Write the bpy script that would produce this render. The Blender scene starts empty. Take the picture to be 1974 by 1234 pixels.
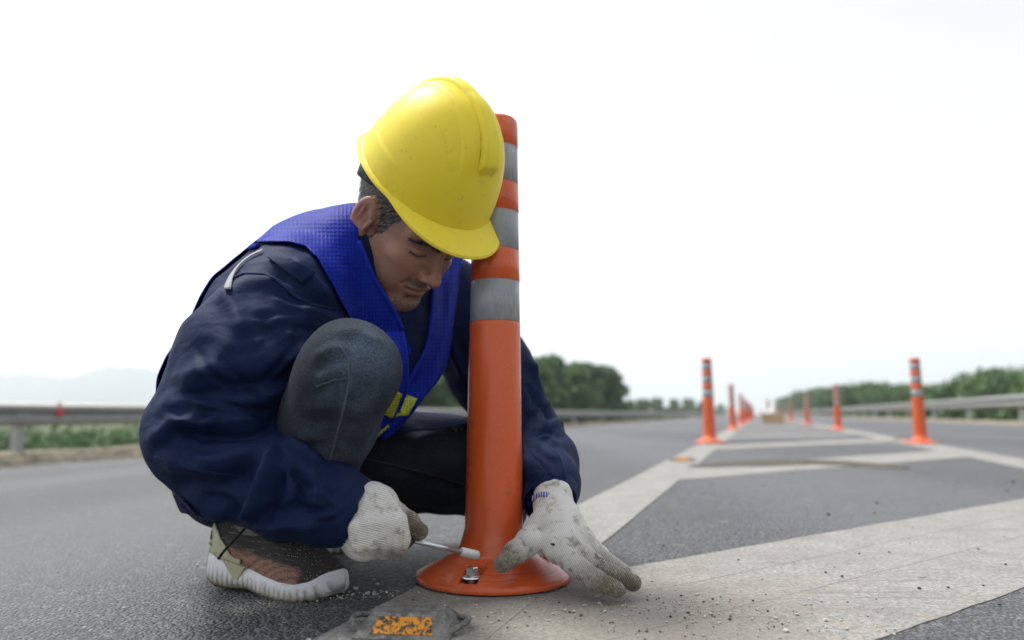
import bpy, bmesh, math, random
import numpy as np
from mathutils import Vector, Matrix
from mathutils.bvhtree import BVHTree

R = math.radians
scene = bpy.context.scene
col = scene.collection

# ------------------------------------------------------------------ camera
F_PX, CX, CY, CAM_H = 1425.0, 987.0, 617.0, 0.24      # photo pixels (1974 x 1234); lens height in metres
PITCH = math.atan(181 / F_PX)                          # horizon lies 181 px under the middle
cam_d = bpy.data.cameras.new('camera')
cam = bpy.data.objects.new('camera', cam_d)
col.objects.link(cam)
cam.location = (0, 0, CAM_H)
cam.rotation_euler = (R(90) + PITCH, 0, 0)
cam_d.sensor_width = 36
cam_d.lens = F_PX / 1974 * 36
cam_d.clip_start = 0.02
cam_d.clip_end = 12000
cam_d.dof.use_dof = True
cam_d.dof.focus_distance = .965
cam_d.dof.aperture_fstop = 2.7
scene.camera = cam

# ------------------------------------------------------------------ sky, sun, exposure
SUN_EL, SUN_AZ = 64, -66         # azimuth clockwise from +Y (the view direction)
world = bpy.data.worlds.new('World')
scene.world = world
world.use_nodes = True
wn, wl = world.node_tree.nodes, world.node_tree.links
sky = wn.new('ShaderNodeTexSky')
sky.sky_type = 'NISHITA'
sky.sun_disc = False
sky.sun_elevation = R(SUN_EL)
sky.sun_rotation = R(SUN_AZ)
sky.air_density = 1.0
sky.dust_density = 2.0
sky.ozone_density = 1.2
hs = wn.new('ShaderNodeHueSaturation')          # a white overcast veil: much less blue
hs.inputs['Saturation'].default_value = 0.22
wl.new(sky.outputs[0], hs.inputs['Color'])
wl.new(hs.outputs[0], wn['Background'].inputs['Color'])
wn['Background'].inputs['Strength'].default_value = 0.092

sun_d = bpy.data.lights.new('sun', 'SUN')
sun_d.energy = 1.5
sun_d.angle = R(14)
sun_d.color = (1.0, 0.97, 0.92)
sun = bpy.data.objects.new('sun', sun_d)
col.objects.link(sun)
sv = Vector((math.sin(R(SUN_AZ)) * math.cos(R(SUN_EL)), math.cos(R(SUN_AZ)) * math.cos(R(SUN_EL)), math.sin(R(SUN_EL))))
sun.rotation_euler = (-sv).to_track_quat('-Z', 'Y').to_euler()
sun.location = sv * 20

scene.view_settings.view_transform = 'Standard'
scene.view_settings.look = 'None'
scene.view_settings.gamma = 1
scene.view_settings.exposure = 1.6
scene.view_settings.use_curve_mapping = False
scene.cycles.max_bounces = 8
scene.cycles.volume_bounces = 1
scene.cycles.use_denoising = True

# ------------------------------------------------------------------ pixel <-> place helpers (a pixel is a direction; depth is given)
CT, ST = math.cos(PITCH), math.sin(PITCH)
def ray(px, py):
    a, b = (px - CX) / F_PX, (CY - py) / F_PX
    return np.array([a, CT - b * ST, ST + b * CT])
def P(px, py, Y):                       # point at depth Y (metres ahead)
    d = ray(px, py)
    return np.array([0, 0, CAM_H]) + d * (Y / d[1])
def PR(px, Y):                          # pixels -> metres at that depth
    return px * Y / F_PX
def G(px, py, z=0.0):                   # point on the ground
    d = ray(px, py)
    return np.array([0, 0, CAM_H]) + d * ((z - CAM_H) / d[2])
def proj(v):                            # (n,3) -> pixels
    v = np.asarray(v, float)
    x, y, z = v[:, 0], v[:, 1], v[:, 2] - CAM_H
    c = y * CT + z * ST
    u = -y * ST + z * CT
    return np.stack([CX + F_PX * x / c, CY - F_PX * u / c], 1)
CAM = np.array([0, 0, CAM_H])

# ------------------------------------------------------------------ object helpers
def tag(o, label=None, cat=None, group=None, kind=None):
    for k, v in (('label', label), ('category', cat), ('group', group), ('kind', kind)):
        if v: o[k] = v
    return o
def mesh_of(name, v, f, smooth=True):
    me = bpy.data.meshes.new(name)
    if isinstance(v, np.ndarray): v = v.tolist()
    if isinstance(f, np.ndarray): f = f.tolist()
    me.from_pydata(v, [], f)
    if smooth: me.shade_smooth()
    return me
def obj(name, me, mat=None, parent=None):
    if isinstance(me, tuple): me = mesh_of(name, me[0], me[1], me[2] if len(me) > 2 else True)
    o = bpy.data.objects.new(name, me)
    col.objects.link(o)
    if mat is not None:
        me.materials.clear(); me.materials.append(mat)
    if parent is not None: o.parent = parent
    return o
def empty(name, loc=(0, 0, 0), rot=(0, 0, 0)):
    o = bpy.data.objects.new(name, None)
    col.objects.link(o)
    o.location = loc; o.rotation_euler = rot
    o.empty_display_size = 0.1
    return o
def copy_tree(o, parent=None):
    c = o.copy(); col.objects.link(c); c.parent = parent
    for ch in list(o.children): copy_tree(ch, c)
    return c

class MB:
    """collects shapes; build() links them as one mesh object"""
    def __init__(s): s.v, s.f = [], []
    def add(s, v, f):
        n = len(s.v); s.v += [tuple(map(float, p)) for p in v]; s.f += [tuple(i + n for i in q) for q in f]; return s
    def box(s, c, d, M=None):
        q = [(x, y, z) for x in (-.5, .5) for y in (-.5, .5) for z in (-.5, .5)]
        q = [np.array(p) * np.array(d) for p in q]
        if M is not None: q = [M @ p for p in q]
        return s.add([p + np.array(c) for p in q], [(0, 1, 3, 2), (4, 6, 7, 5), (0, 4, 5, 1), (2, 3, 7, 6), (0, 2, 6, 4), (1, 5, 7, 3)])
    def tube(s, pts, rad, n=10, cap=True):
        pts = [np.array(p, float) for p in pts]
        if np.isscalar(rad): rad = [rad] * len(pts)
        v, f = [], []
        up = None
        for i, p in enumerate(pts):
            t = pts[min(i + 1, len(pts) - 1)] - pts[max(i - 1, 0)]
            t /= np.linalg.norm(t) + 1e-12
            if up is None: up = np.array([0, 0, 1.]) if abs(t[2]) < .9 else np.array([1., 0, 0])
            a = np.cross(t, up); a /= np.linalg.norm(a) + 1e-12
            b = np.cross(a, t); up = b
            for k in range(n):
                w = 2 * math.pi * k / n
                v.append(p + rad[i] * (a * math.cos(w) + b * math.sin(w)))
        for i in range(len(pts) - 1):
            for k in range(n):
                k2 = (k + 1) % n
                f.append((i * n + k, i * n + k2, (i + 1) * n + k2, (i + 1) * n + k))
        if cap:
            f.append(tuple(range(n))[::-1]); f.append(tuple((len(pts) - 1) * n + k for k in range(n)))
        return s.add(v, f)
    def lathe(s, prof, n=48, cap=False):
        v, f = [], []
        for r, z in prof:
            for k in range(n):
                w = 2 * math.pi * k / n
                v.append((r * math.cos(w), r * math.sin(w), z))
        m = len(prof)
        for i in range(m - 1):
            for k in range(n):
                k2 = (k + 1) % n
                f.append((i * n + k, i * n + k2, (i + 1) * n + k2, (i + 1) * n + k))
        if cap: f.append(tuple((m - 1) * n + k for k in range(n)))
        return s.add(v, f)
    def move(s, M, t=(0, 0, 0)):
        s.v = [tuple(np.array(M) @ np.array(p) + np.array(t)) for p in s.v]; return s
    def mesh(s, name, smooth=True): return mesh_of(name, s.v, s.f, smooth)
    def build(s, name, mat, parent=None, smooth=True): return obj(name, s.mesh(name, smooth), mat, parent)

# ------------------------------------------------------------------ material helpers
class NT:
    def __init__(s, name):
        s.m = bpy.data.materials.new(name); s.m.use_nodes = True
        s.n, s.l = s.m.node_tree.nodes, s.m.node_tree.links
        s.b = s.n['Principled BSDF']
    def new(s, t, **kw):
        n = s.n.new(t)
        for k, v in kw.items(): setattr(n, k, v)
        return n
    def put(s, n, i, v):
        sock = n.inputs[i]
        if isinstance(v, bpy.types.NodeSocket): s.l.new(v, sock)
        elif isinstance(v, tuple) and len(v) == 3 and sock.type == 'RGBA': sock.default_value = (*v, 1)
        else: sock.default_value = v
    def coord(s, kind='Object'): return s.new('ShaderNodeTexCoord').outputs[kind]
    def geo(s): return s.new('ShaderNodeNewGeometry').outputs['Position']
    def mapping(s, vec, scale=(1, 1, 1), rot=(0, 0, 0), loc=(0, 0, 0)):
        m = s.new('ShaderNodeMapping'); s.put(m, 'Vector', vec)
        m.inputs['Scale'].default_value = scale; m.inputs['Rotation'].default_value = rot; m.inputs['Location'].default_value = loc
        return m.outputs[0]
    def noise(s, vec, scale, detail=4, rough=.55, dist=0, out=0):
        n = s.new('ShaderNodeTexNoise'); s.put(n, 'Vector', vec)
        n.inputs['Scale'].default_value = scale; n.inputs['Detail'].default_value = detail
        n.inputs['Roughness'].default_value = rough; n.inputs['Distortion'].default_value = dist
        return n.outputs[out]
    def voro(s, vec, scale, feature='F1', out='Distance', rnd=1.0):
        n = s.new('ShaderNodeTexVoronoi', feature=feature); s.put(n, 'Vector', vec)
        n.inputs['Scale'].default_value = scale; n.inputs['Randomness'].default_value = rnd
        return n.outputs[out]
    def wave(s, vec, scale, dist=0, dscale=1, axis='X'):
        n = s.new('ShaderNodeTexWave', bands_direction=axis); s.put(n, 'Vector', vec)
        n.inputs['Scale'].default_value = scale; n.inputs['Distortion'].default_value = dist; n.inputs['Detail Scale'].default_value = dscale
        return n.outputs[1]
    def ramp(s, fac, stops):
        r = s.new('ShaderNodeValToRGB'); s.put(r, 0, fac)
        e = r.color_ramp.elements
        while len(e) < len(stops): e.new(.5)
        for el, (p, c) in zip(e, stops):
            el.position = p; el.color = (*c, 1) if isinstance(c, tuple) else (c, c, c, 1)
        return r.outputs[0]
    def mix(s, fac, a, b, mode='MIX'):
        m = s.new('ShaderNodeMix', data_type='RGBA', blend_type=mode)
        s.put(m, 0, fac); s.put(m, 6, a); s.put(m, 7, b)
        return m.outputs[2]
    def math(s, op, a, b=0.0, c=None, clamp=False):
        m = s.new('ShaderNodeMath', operation=op, use_clamp=clamp); s.put(m, 0, a); s.put(m, 1, b)
        if c is not None: s.put(m, 2, c)
        return m.outputs[0]
    def rng(s, v, a, b, c=0.0, d=1.0):
        m = s.new('ShaderNodeMapRange', interpolation_type='SMOOTHSTEP'); s.put(m, 0, v)
        for i, x in zip((1, 2, 3, 4), (a, b, c, d)): m.inputs[i].default_value = x
        return m.outputs[0]
    def xyz(s, v):
        m = s.new('ShaderNodeSeparateXYZ'); s.put(m, 0, v); return m.outputs
    def attr(s, name, out='Fac'):
        a = s.new('ShaderNodeAttribute', attribute_name=name); return a.outputs[out]
    def bump(s, h, strength=.5, dist=.001, normal=None):
        b = s.new('ShaderNodeBump'); s.put(b, 'Height', h)
        b.inputs['Strength'].default_value = strength; b.inputs['Distance'].default_value = dist
        if normal is not None: s.put(b, 'Normal', normal)
        return b.outputs[0]
    def done(s, color=None, rough=None, normal=None, metal=None, spec=None, **kw):
        for k, v in (('Base Color', color), ('Roughness', rough), ('Normal', normal), ('Metallic', metal), ('Specular IOR Level', spec)):
            if v is not None: s.put(s.b, k, v)
        for k, v in kw.items(): s.put(s.b, k.replace('_', ' '), v)
        return s.m

# ------------------------------------------------------------------ signed-distance modelling: shapes are blended on a grid and skinned
class Vol:
    def __init__(s, lo, hi, h):
        s.lo = np.array(lo, np.float32); s.h = h
        s.n = np.ceil((np.array(hi) - np.array(lo)) / h).astype(int) + 1
        s.F = np.full(s.n, 1.0, np.float32)
        s.ax = [s.lo[i] + h * np.arange(s.n[i], dtype=np.float32) for i in range(3)]
    def _win(s, lo, hi, pad):
        a = np.clip(np.floor((np.array(lo) - pad - s.lo) / s.h).astype(int), 0, s.n)
        b = np.clip(np.ceil((np.array(hi) + pad - s.lo) / s.h).astype(int) + 1, 0, s.n)
        if np.any(b <= a): return None, None
        sl = tuple(slice(a[i], b[i]) for i in range(3))
        X = s.ax[0][sl[0]][:, None, None]; Y = s.ax[1][sl[1]][None, :, None]; Z = s.ax[2][sl[2]][None, None, :]
        return sl, (X, Y, Z)
    def _op(s, sl, d, k, op):
        A = s.F[sl]
        if op == 'sub': d = -d
        if k <= 0:
            s.F[sl] = np.minimum(A, d) if op == 'add' else np.maximum(A, d); return
        if op == 'add':
            h = np.clip(.5 + .5 * (A - d) / k, 0, 1); s.F[sl] = A * (1 - h) + d * h - k * h * (1 - h)
        else:
            h = np.clip(.5 - .5 * (A - d) / k, 0, 1); s.F[sl] = A * (1 - h) + d * h + k * h * (1 - h)
    def cone(s, a, ra, b, rb, k=.01, op='add'):       # tapered capsule
        a, b = np.array(a, np.float32), np.array(b, np.float32); m = max(ra, rb)
        sl, g = s._win(np.minimum(a, b) - m, np.maximum(a, b) + m, k + 4 * s.h)
        if sl is None: return s
        ba = b - a; L = float(ba @ ba) + 1e-12
        px, py, pz = g[0] - a[0], g[1] - a[1], g[2] - a[2]
        t = np.clip((px * ba[0] + py * ba[1] + pz * ba[2]) / L, 0, 1)
        d = np.sqrt((px - t * ba[0]) ** 2 + (py - t * ba[1]) ** 2 + (pz - t * ba[2]) ** 2) - (ra + (rb - ra) * t)
        s._op(sl, d, k, op); return s
    def chain(s, pts, rad, k=.01, op='add'):
        for i in range(len(pts) - 1): s.cone(pts[i], rad[i], pts[i + 1], rad[i + 1], k, op)
        return s
    def ell(s, c, r, k=.01, op='add', M=None):         # ellipsoid, axes = columns of M
        c = np.array(c, np.float32); m = max(r)
        sl, g = s._win(c - m, c + m, k + 4 * s.h)
        if sl is None: return s
        q = [g[i] - c[i] for i in range(3)]
        if M is not None: q = [sum(M[j][i] * q[j] for j in range(3)) for i in range(3)]
        k0 = np.sqrt(sum((q[i] / r[i]) ** 2 for i in range(3)))
        k1 = np.sqrt(sum((q[i] / r[i] ** 2) ** 2 for i in range(3))) + 1e-9
        s._op(sl, k0 * (k0 - 1) / k1, k, op); return s
    def mesh(s):
        F = s.F; nx, ny, nz = F.shape; ins = F < 0
        C = [ins[i:nx - 1 + i, j:ny - 1 + j, k:nz - 1 + k] for i in (0, 1) for j in (0, 1) for k in (0, 1)]
        cnt = sum(c.astype(np.int8) for c in C)
        cells = np.argwhere((cnt > 0) & (cnt < 8))
        idx = -np.ones((nx - 1, ny - 1, nz - 1), np.int64)
        idx[tuple(cells.T)] = np.arange(len(cells))
        acc = np.zeros((len(cells), 3)); num = np.zeros(len(cells))
        off = [(i, j, k) for i in (0, 1) for j in (0, 1) for k in (0, 1)]
        val = {o: F[tuple((cells + o).T)] for o in off}
        for a in off:
            for ax in range(3):
                if a[ax] == 0:
                    b = list(a); b[ax] = 1; b = tuple(b)
                    va, vb = val[a], val[b]
                    m = (va < 0) != (vb < 0)
                    t = np.where(m, va / (va - vb + 1e-20), 0)
                    p = np.tile(np.array(a, float), (len(cells), 1)); p[:, ax] += t
                    acc[m] += p[m]; num[m] += 1
        v = (cells + acc / num[:, None]) * s.h + s.lo
        faces = []
        for ax in range(3):
            sl0 = [slice(1, -1)] * 3; sl1 = [slice(1, -1)] * 3
            sl0[ax] = slice(0, -1); sl1[ax] = slice(1, None)
            A, B = ins[tuple(sl0)], ins[tuple(sl1)]
            e = np.argwhere(A != B)
            if not len(e): continue
            base = e.copy()
            for q in range(3):
                if q != ax: base[:, q] += 1
            u, w = (ax + 1) % 3, (ax + 2) % 3
            du = np.zeros(3, int); du[u] = 1; dw = np.zeros(3, int); dw[w] = 1
            q = np.stack([idx[tuple((base - du - dw).T)], idx[tuple((base - dw).T)], idx[tuple(base.T)], idx[tuple((base - du).T)]], 1)
            flip = ~A[tuple(e.T)]
            q[flip] = q[flip][:, ::-1]
            faces.append(q)
        return v, np.concatenate(faces)

def normals(v, f):
    f = np.asarray(f)
    n = np.cross(v[f[:, 2]] - v[f[:, 0]], v[f[:, -1]] - v[f[:, 1]]) if f.shape[1] == 4 else np.cross(v[f[:, 1]] - v[f[:, 0]], v[f[:, 2]] - v[f[:, 0]])
    out = np.zeros_like(v)
    for i in range(f.shape[1]): np.add.at(out, f[:, i], n)
    return out / (np.linalg.norm(out, axis=1, keepdims=True) + 1e-12)
def relax(v, f, n=2, w=.5):
    f = np.asarray(f); m = f.shape[1]
    for _ in range(n):
        a = np.zeros_like(v); c = np.zeros(len(v))
        for i in range(m):
            j = (i + 1) % m
            np.add.at(a, f[:, i], v[f[:, j]]); np.add.at(c, f[:, i], 1)
            np.add.at(a, f[:, j], v[f[:, i]]); np.add.at(c, f[:, j], 1)
        v = v * (1 - w) + w * a / np.maximum(c, 1)[:, None]
    return v
def polydist(q, poly, closed=False):
    """distance of points q (n,2) to a polyline, and the position along it 0..1"""
    poly = np.array(poly, float)
    if closed: poly = np.vstack([poly, poly[:1]])
    seg = np.linalg.norm(np.diff(poly, axis=0), axis=1); tot = seg.sum(); s0 = 0
    best = np.full(len(q), 1e9); par = np.zeros(len(q)); sgn = np.zeros(len(q))
    for i in range(len(poly) - 1):
        a, b = poly[i], poly[i + 1]; ba = b - a
        t = np.clip(((q - a) @ ba) / (ba @ ba + 1e-12), 0, 1)
        w = q - a - t[:, None] * ba
        d = np.linalg.norm(w, axis=1)
        m = d < best
        best[m] = d[m]; par[m] = (s0 + t[m] * seg[i]) / tot
        sgn[m] = np.sign(ba[0] * w[m, 1] - ba[1] * w[m, 0])
        s0 += seg[i]
    return best, par, sgn
def inside(q, poly):
    poly = np.array(poly, float); r = np.zeros(len(q), bool)
    x, y = q[:, 0], q[:, 1]; j = len(poly) - 1
    for i in range(len(poly)):
        xi, yi = poly[i]; xj, yj = poly[j]
        c = ((yi > y) != (yj > y)) & (x < (xj - xi) * (y - yi) / (yj - yi + 1e-12) + xi)
        r ^= c; j = i
    return r
def folds(v, f, items, ymax=9):
    """cloth folds: ridges (+mm) and creases (-mm) along traced lines on the side that faces us"""
    n = normals(v, f); q = proj(v); view = v - CAM
    face = np.clip(-(n * view).sum(1) / np.linalg.norm(view, axis=1) * 2.0 + .25, 0, 1)
    disp = np.zeros(len(v))
    for pts, wpx, mm in items:
        d, t, s = polydist(q, pts)
        taper = np.clip(np.minimum(t, 1 - t) * 5 + .15, 0, 1)
        disp += mm * .001 * np.exp(-(d / wpx) ** 2) * taper
    return v + n * (disp * face * (v[:, 1] < ymax))[:, None]
def clip_tris(v, f, s):
    """keep the part of a mesh where the per-vertex value s > 0, cut exactly on s = 0"""
    f = np.asarray(f)
    tr = np.vstack([f[:, [0, 1, 2]], f[:, [0, 2, 3]]]) if f.shape[1] == 4 else f
    vs = [tuple(p) for p in v]; out = []; cache = {}
    pos = s > 0; k = pos[tr].sum(1)
    out += [tuple(t) for t in tr[k == 3]]
    def cut(a, b):
        key = (a, b) if a < b else (b, a)
        if key not in cache:
            t = s[a] / (s[a] - s[b]); cache[key] = len(vs); vs.append(tuple(v[a] + (v[b] - v[a]) * t))
        return cache[key]
    for t in tr[(k == 1) | (k == 2)]:
        poly = []
        for i in range(3):
            a, b = int(t[i]), int(t[(i + 1) % 3])
            if pos[a]: poly.append(a)
            if pos[a] != pos[b]: poly.append(cut(a, b))
        for i in range(1, len(poly) - 1): out.append((poly[0], poly[i], poly[i + 1]))
    used = sorted({i for t in out for i in t}); mp = {a: i for i, a in enumerate(used)}
    return np.array([vs[a] for a in used]), np.array([[mp[i] for i in t] for t in out])
def bvh_of(v, f): return BVHTree.FromPolygons([Vector(p) for p in v], [tuple(int(i) for i in q) for q in f])
def hit(bvh, px, py, lift=0.0):
    d = Vector(ray(px, py)).normalized()
    loc, nor, i, dist = bvh.ray_cast(Vector(CAM), d)
    if loc is None: return None
    if nor.dot(d) > 0: nor = -nor
    return np.array(loc + nor * lift)
def hits(bvh, pts, lift=0.0, step=4):
    """a traced line laid onto a surface"""
    out = []
    for (a, b) in zip(pts[:-1], pts[1:]):
        m = max(2, int(math.hypot(b[0] - a[0], b[1] - a[1]) / step))
        for t in np.linspace(0, 1, m, endpoint=False):
            h = hit(bvh, a[0] + (b[0] - a[0]) * t, a[1] + (b[1] - a[1]) * t, lift)
            if h is not None: out.append(h)
    return out
def crom(p, t):
    """Catmull-Rom through rows p (n,..) at parameters t in 0..1"""
    p = np.asarray(p, float); n = len(p)
    x = np.clip(np.asarray(t) * (n - 1), 0, n - 1 - 1e-9); i = x.astype(int); u = (x - i)
    g = lambda k: p[np.clip(i + k, 0, n - 1)]
    u = u.reshape((-1,) + (1,) * (p.ndim - 1))
    a, b, c, d = g(-1), g(0), g(1), g(2)
    return .5 * (2 * b + (c - a) * u + (2 * a - 5 * b + 4 * c - d) * u ** 2 + (3 * b - a - 3 * c + d) * u ** 3)
def patch(ctrl, nu=40, nv=24):
    """smooth sheet through a grid of (px, py, depth) points"""
    w = np.array([[P(*c) for c in row] for row in ctrl])
    a = crom(w, np.linspace(0, 1, nu)); b = crom(a.transpose(1, 0, 2), np.linspace(0, 1, nv)).transpose(1, 0, 2)
    return b.reshape(-1, 3), gridfaces(nu, nv)
def gridfaces(nu, nv, wrap=False):
    f = []
    for i in range(nu - 1):
        for j in range(nv if wrap else nv - 1):
            j2 = (j + 1) % nv
            f.append((i * nv + j, i * nv + j2, (i + 1) * nv + j2, (i + 1) * nv + j))
    return np.array(f)
def thicken(o, t, offset=-1):
    m = o.modifiers.new('thickness', 'SOLIDIFY'); m.thickness = t; m.offset = offset
    return o
def set_attr(o, name, vals):
    a = o.data.attributes.new(name, 'FLOAT', 'POINT'); a.data.foreach_set('value', np.asarray(vals, np.float32))
rng = np.random.default_rng(7)
random.seed(7)
# ------------------------------------------------------------------ road frame: u across (right +), v along the road
PHI = math.atan2(ray(1462, 798)[0], ray(1462, 798)[1])
CU, SU = math.cos(PHI), math.sin(PHI)
def zroad(u): return -0.05 * max(0.0, -0.46 - u) if u > -9.05 else -0.05 * 8.59
def W(u, v, z=0.0): return (u * CU + v * SU, -u * SU + v * CU, z)
def UV(p): return (p[0] * CU - p[1] * SU, p[0] * SU + p[1] * CU)

# ------------------------------------------------------------------ ground materials
def road_uv(t):
    """road coordinates (u, v) inside a material"""
    return t.mapping(t.geo(), rot=(0, 0, PHI))
def asphalt_nodes(t):
    p = t.geo()
    big = t.noise(p, 1.3, 3)
    mid = t.noise(p, 11, 4, .6)
    fine = t.noise(p, 260, 3, .7)
    cell = t.voro(p, 210)
    tone = t.xyz(t.voro(p, 210, out='Color'))[0]               # each aggregate stone has its own grey
    tone2 = t.xyz(t.voro(p, 55, out='Color'))[0]
    c = t.ramp(tone, [(.0, (.030, .031, .033)), (.45, (.078, .080, .084)), (.8, (.15, .152, .155)), (1.0, (.26, .257, .25))])
    c = t.mix(t.rng(mid, .3, .7, .45, 0), c, (.060, .062, .066))
    blot = t.noise(p, 42, 4, .7)
    c = t.mix(t.rng(blot, .30, .45, .70, 0), c, (.030, .031, .033))
    c = t.mix(t.rng(blot, .60, .72, 0, .55), c, (.20, .20, .20))
    c = t.mix(t.rng(big, .35, .7, 0, .35), c, (.14, .141, .143))
    c = t.mix(t.rng(tone2, .975, .985, 0, .45), c, (.28, .277, .27))
    c = t.mix(t.rng(cell, .45, .75, 0, .75), c, (.022, .022, .024))
    band = t.wave(t.mapping(t.geo(), rot=(0, 0, PHI), scale=(.16, .003, 1)), 1.0, .6, 1.5)
    c = t.mix(t.rng(band, .35, .9, 0, .30), c, (.18, .18, .188))
    h = t.math('ADD', t.math('MULTIPLY', fine, .7), t.math('MULTIPLY', cell, -1.5))
    h = t.math('ADD', h, t.math('MULTIPLY', t.noise(p, 75, 4, .7), 1.3))
    h = t.math('ADD', h, t.math('MULTIPLY', tone, .6))
    return c, h
def mat_asphalt():
    t = NT('asphalt')
    c, h = asphalt_nodes(t)
    return t.done(c, .55, t.bump(h, 1.0, .0042), spec=.5)
def mat_paint(name, dusty):
    t = NT(name)
    a, ha = asphalt_nodes(t)
    p = t.geo(); uv = road_uv(t); s = t.xyz(uv)
    n1 = t.noise(p, 9, 5, .65); n2 = t.noise(p, 160, 3, .7); n3 = t.noise(p, 34, 5, .7)
    c = t.ramp(n1, [(.3, (.25, .242, .222)), (.7, (.37, .361, .335))])
    c = t.mix(t.rng(n2, .38, .62, .75, 0), c, (.165, .158, .145))
    # long dark scuffs along the bar
    sc = t.noise(t.mapping(p, rot=(0, 0, PHI + 0.61), scale=(.06, 1, 1)), 55, 4, .6)
    c = t.mix(t.rng(sc, .56, .70, 0, .7), c, (.17, .163, .15))
    # worn through to the asphalt
    c = t.mix(t.rng(n3, .60, .72, 0, .8), c, a)
    # two joint lines that run with the bar
    w = t.math('SUBTRACT', s[1], t.math('MULTIPLY', s[0], 1.43))
    w = t.math('ADD', w, t.math('MULTIPLY', t.math('SUBTRACT', t.noise(p, 6, 3), .5), .02))
    if dusty:
        for w0 in (1.26, 1.045):
            ln = t.math('ABSOLUTE', t.math('SUBTRACT', w, w0))
            ln = t.math('ADD', ln, t.math('MULTIPLY', t.noise(p, 90, 3), .006))
            c = t.mix(t.rng(ln, .003, .0075, .75, 0), c, (.10, .097, .09))
        # sand trodden out around the fresh hole
        d = t.new('ShaderNodeVectorMath', operation='DISTANCE'); t.put(d, 0, p); d.inputs[1].default_value = (.12, .93, 0)
        m = t.math('ADD', d.outputs['Value'], t.math('MULTIPLY', t.math('SUBTRACT', t.noise(p, 16, 6, .65), .5), .55))
        c = t.mix(t.rng(m, .06, .34, .60, 0), c, t.mix(n2, (.165, .145, .112), (.34, .31, .25)))
        sp = t.math('MULTIPLY', t.rng(t.noise(p, 28, 4, .6), .62, .68), t.rng(d.outputs['Value'], .25, .75, 1, 0))
        c = t.mix(t.math('MULTIPLY', sp, .7), c, (.30, .24, .15))
    h = t.math('ADD', t.math('MULTIPLY', n2, 1.0), t.math('MULTIPLY', t.noise(p, 420, 2, .7), .6))
    h = t.math('ADD', h, t.math('MULTIPLY', t.noise(p, 60, 4), .9))
    return t.done(c, .75, t.bump(h, 1.0, .0034), spec=.35)
M_ASPH = mat_asphalt()
M_PAINT = mat_paint('road_paint', False)
M_PAINT_D = mat_paint('dusty_road_paint', True)
def mat_soil(name, a, b, sc=6):
    t = NT(name); p = t.geo()
    c = t.mix(t.rng(t.noise(p, sc, 6, .65), .35, .65), a, b)
    return t.done(c, .95, t.bump(t.noise(p, sc * 5, 5), .8, .03), spec=.1)
M_VERGE = mat_soil('verge_soil', (.16, .14, .10), (.30, .27, .21))
M_FIELD = mat_soil('field', (.05, .075, .03), (.09, .11, .05), .05)

def simple(name, c, rough=.5, metal=0, spec=.5, bumpscale=None, var=.15):
    t = NT(name); p = t.coord()
    n = t.noise(p, bumpscale or 8, 4)
    cc = t.mix(t.math('MULTIPLY', n, 1.0), tuple(x * (1 - var) for x in c), tuple(min(1, x * (1 + var)) for x in c))
    return t.done(cc, rough, t.bump(n, .15, .002), metal, spec)

# ------------------------------------------------------------------ the ground
def strip(us, zs, vs, jit=0.0):
    v, f = [], []
    for b in vs:
        for u, z in zip(us, zs):
            v.append(W(u, b, z + (rng.uniform(-jit, jit) if jit else 0)))
    n = len(us)
    for i in range(len(vs) - 1):
        for j in range(n - 1):
            f.append((i * n + j, i * n + j + 1, (i + 1) * n + j + 1, (i + 1) * n + j))
    return v, f, False
road = obj('road', strip([-9.05, -0.46, -.285, 5.4], [zroad(-9.04), 0, 0, 0], [-12, 0, 6, 30, 900]), M_ASPH)
tag(road, 'grey asphalt carriageway with worn texture', kind='structure')
vs = list(np.arange(-12, 60, .5)) + list(np.arange(60, 900, 12))
vl = obj('verge', strip([-9.04, -9.12, -9.3, -9.6, -10.1, -11.0, -16, -24], [-.47, -.34, -.30, -.29, -.30, -.45, -2.4, -2.9], vs, .02), M_VERGE)
tag(vl, 'sandy kerb and dry verge under the guardrail of the wide carriageway', kind='structure')
vr = obj('verge', strip([5.39, 5.5, 6.0, 6.6, 7.5, 12, 20], [-.02, .05, .05, .04, -.3, -1.5, -2.9], vs, .015), M_VERGE)
tag(vr, 'bare verge strip under the guardrail beyond the narrow lane', kind='structure')
ter = obj('terrain', ([(-9000, -3000, -2.95), (9000, -3000, -2.95), (9000, 9000, -2.95), (-9000, 9000, -2.95)], [(0, 1, 2, 3)], False), M_FIELD)
tag(ter, 'green fields below the road embankment', kind='structure')

# hills far to the left, fading in the air
def hill_range(seed, px0, px1, tops, dist, depth):
    r = np.random.default_rng(seed); n, m = 90, 14
    v = []
    for j in range(m):
        k = j / (m - 1); prof = math.sin(math.pi * k) ** .8
        for i in range(n):
            px = px0 + (px1 - px0) * i / (n - 1)
            top = np.interp(px, [t[0] for t in tops], [t[1] for t in tops])
            Y = dist + depth * (k - .5)
            q = P(px, 798, dist)
            z = P(px, top, dist)[2]
            v.append((q[0] * (1 + .12 * (k - .5)), Y, -3 + (z + 3) * prof * (1 + (.06 * r.standard_normal() if 0 < j < m - 1 else 0))))
    return np.array(v), gridfaces(m, n)
M_HILL = mat_soil('hill_woodland', (.04, .07, .035), (.07, .10, .05), .01)
h1 = obj('hill', hill_range(3, -500, 660, [(-500, 700), (-300, 735), (-120, 715), (0, 727), (60, 727), (110, 735), (150, 730), (205, 714), (270, 711), (330, 720), (430, 745), (560, 775), (660, 797)], 3600, 1100), M_HILL)
tag(h1, 'pale blue hills fading into haze', kind='structure')
h2 = obj('hill', hill_range(4, 1560, 2300, [(1560, 797), (1640, 752), (1700, 740), (1780, 742), (1900, 750), (2100, 770), (2300, 797)], 3000, 900), M_HILL)
tag(h2, 'low distant ridge behind the roadside trees', kind='structure')

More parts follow.
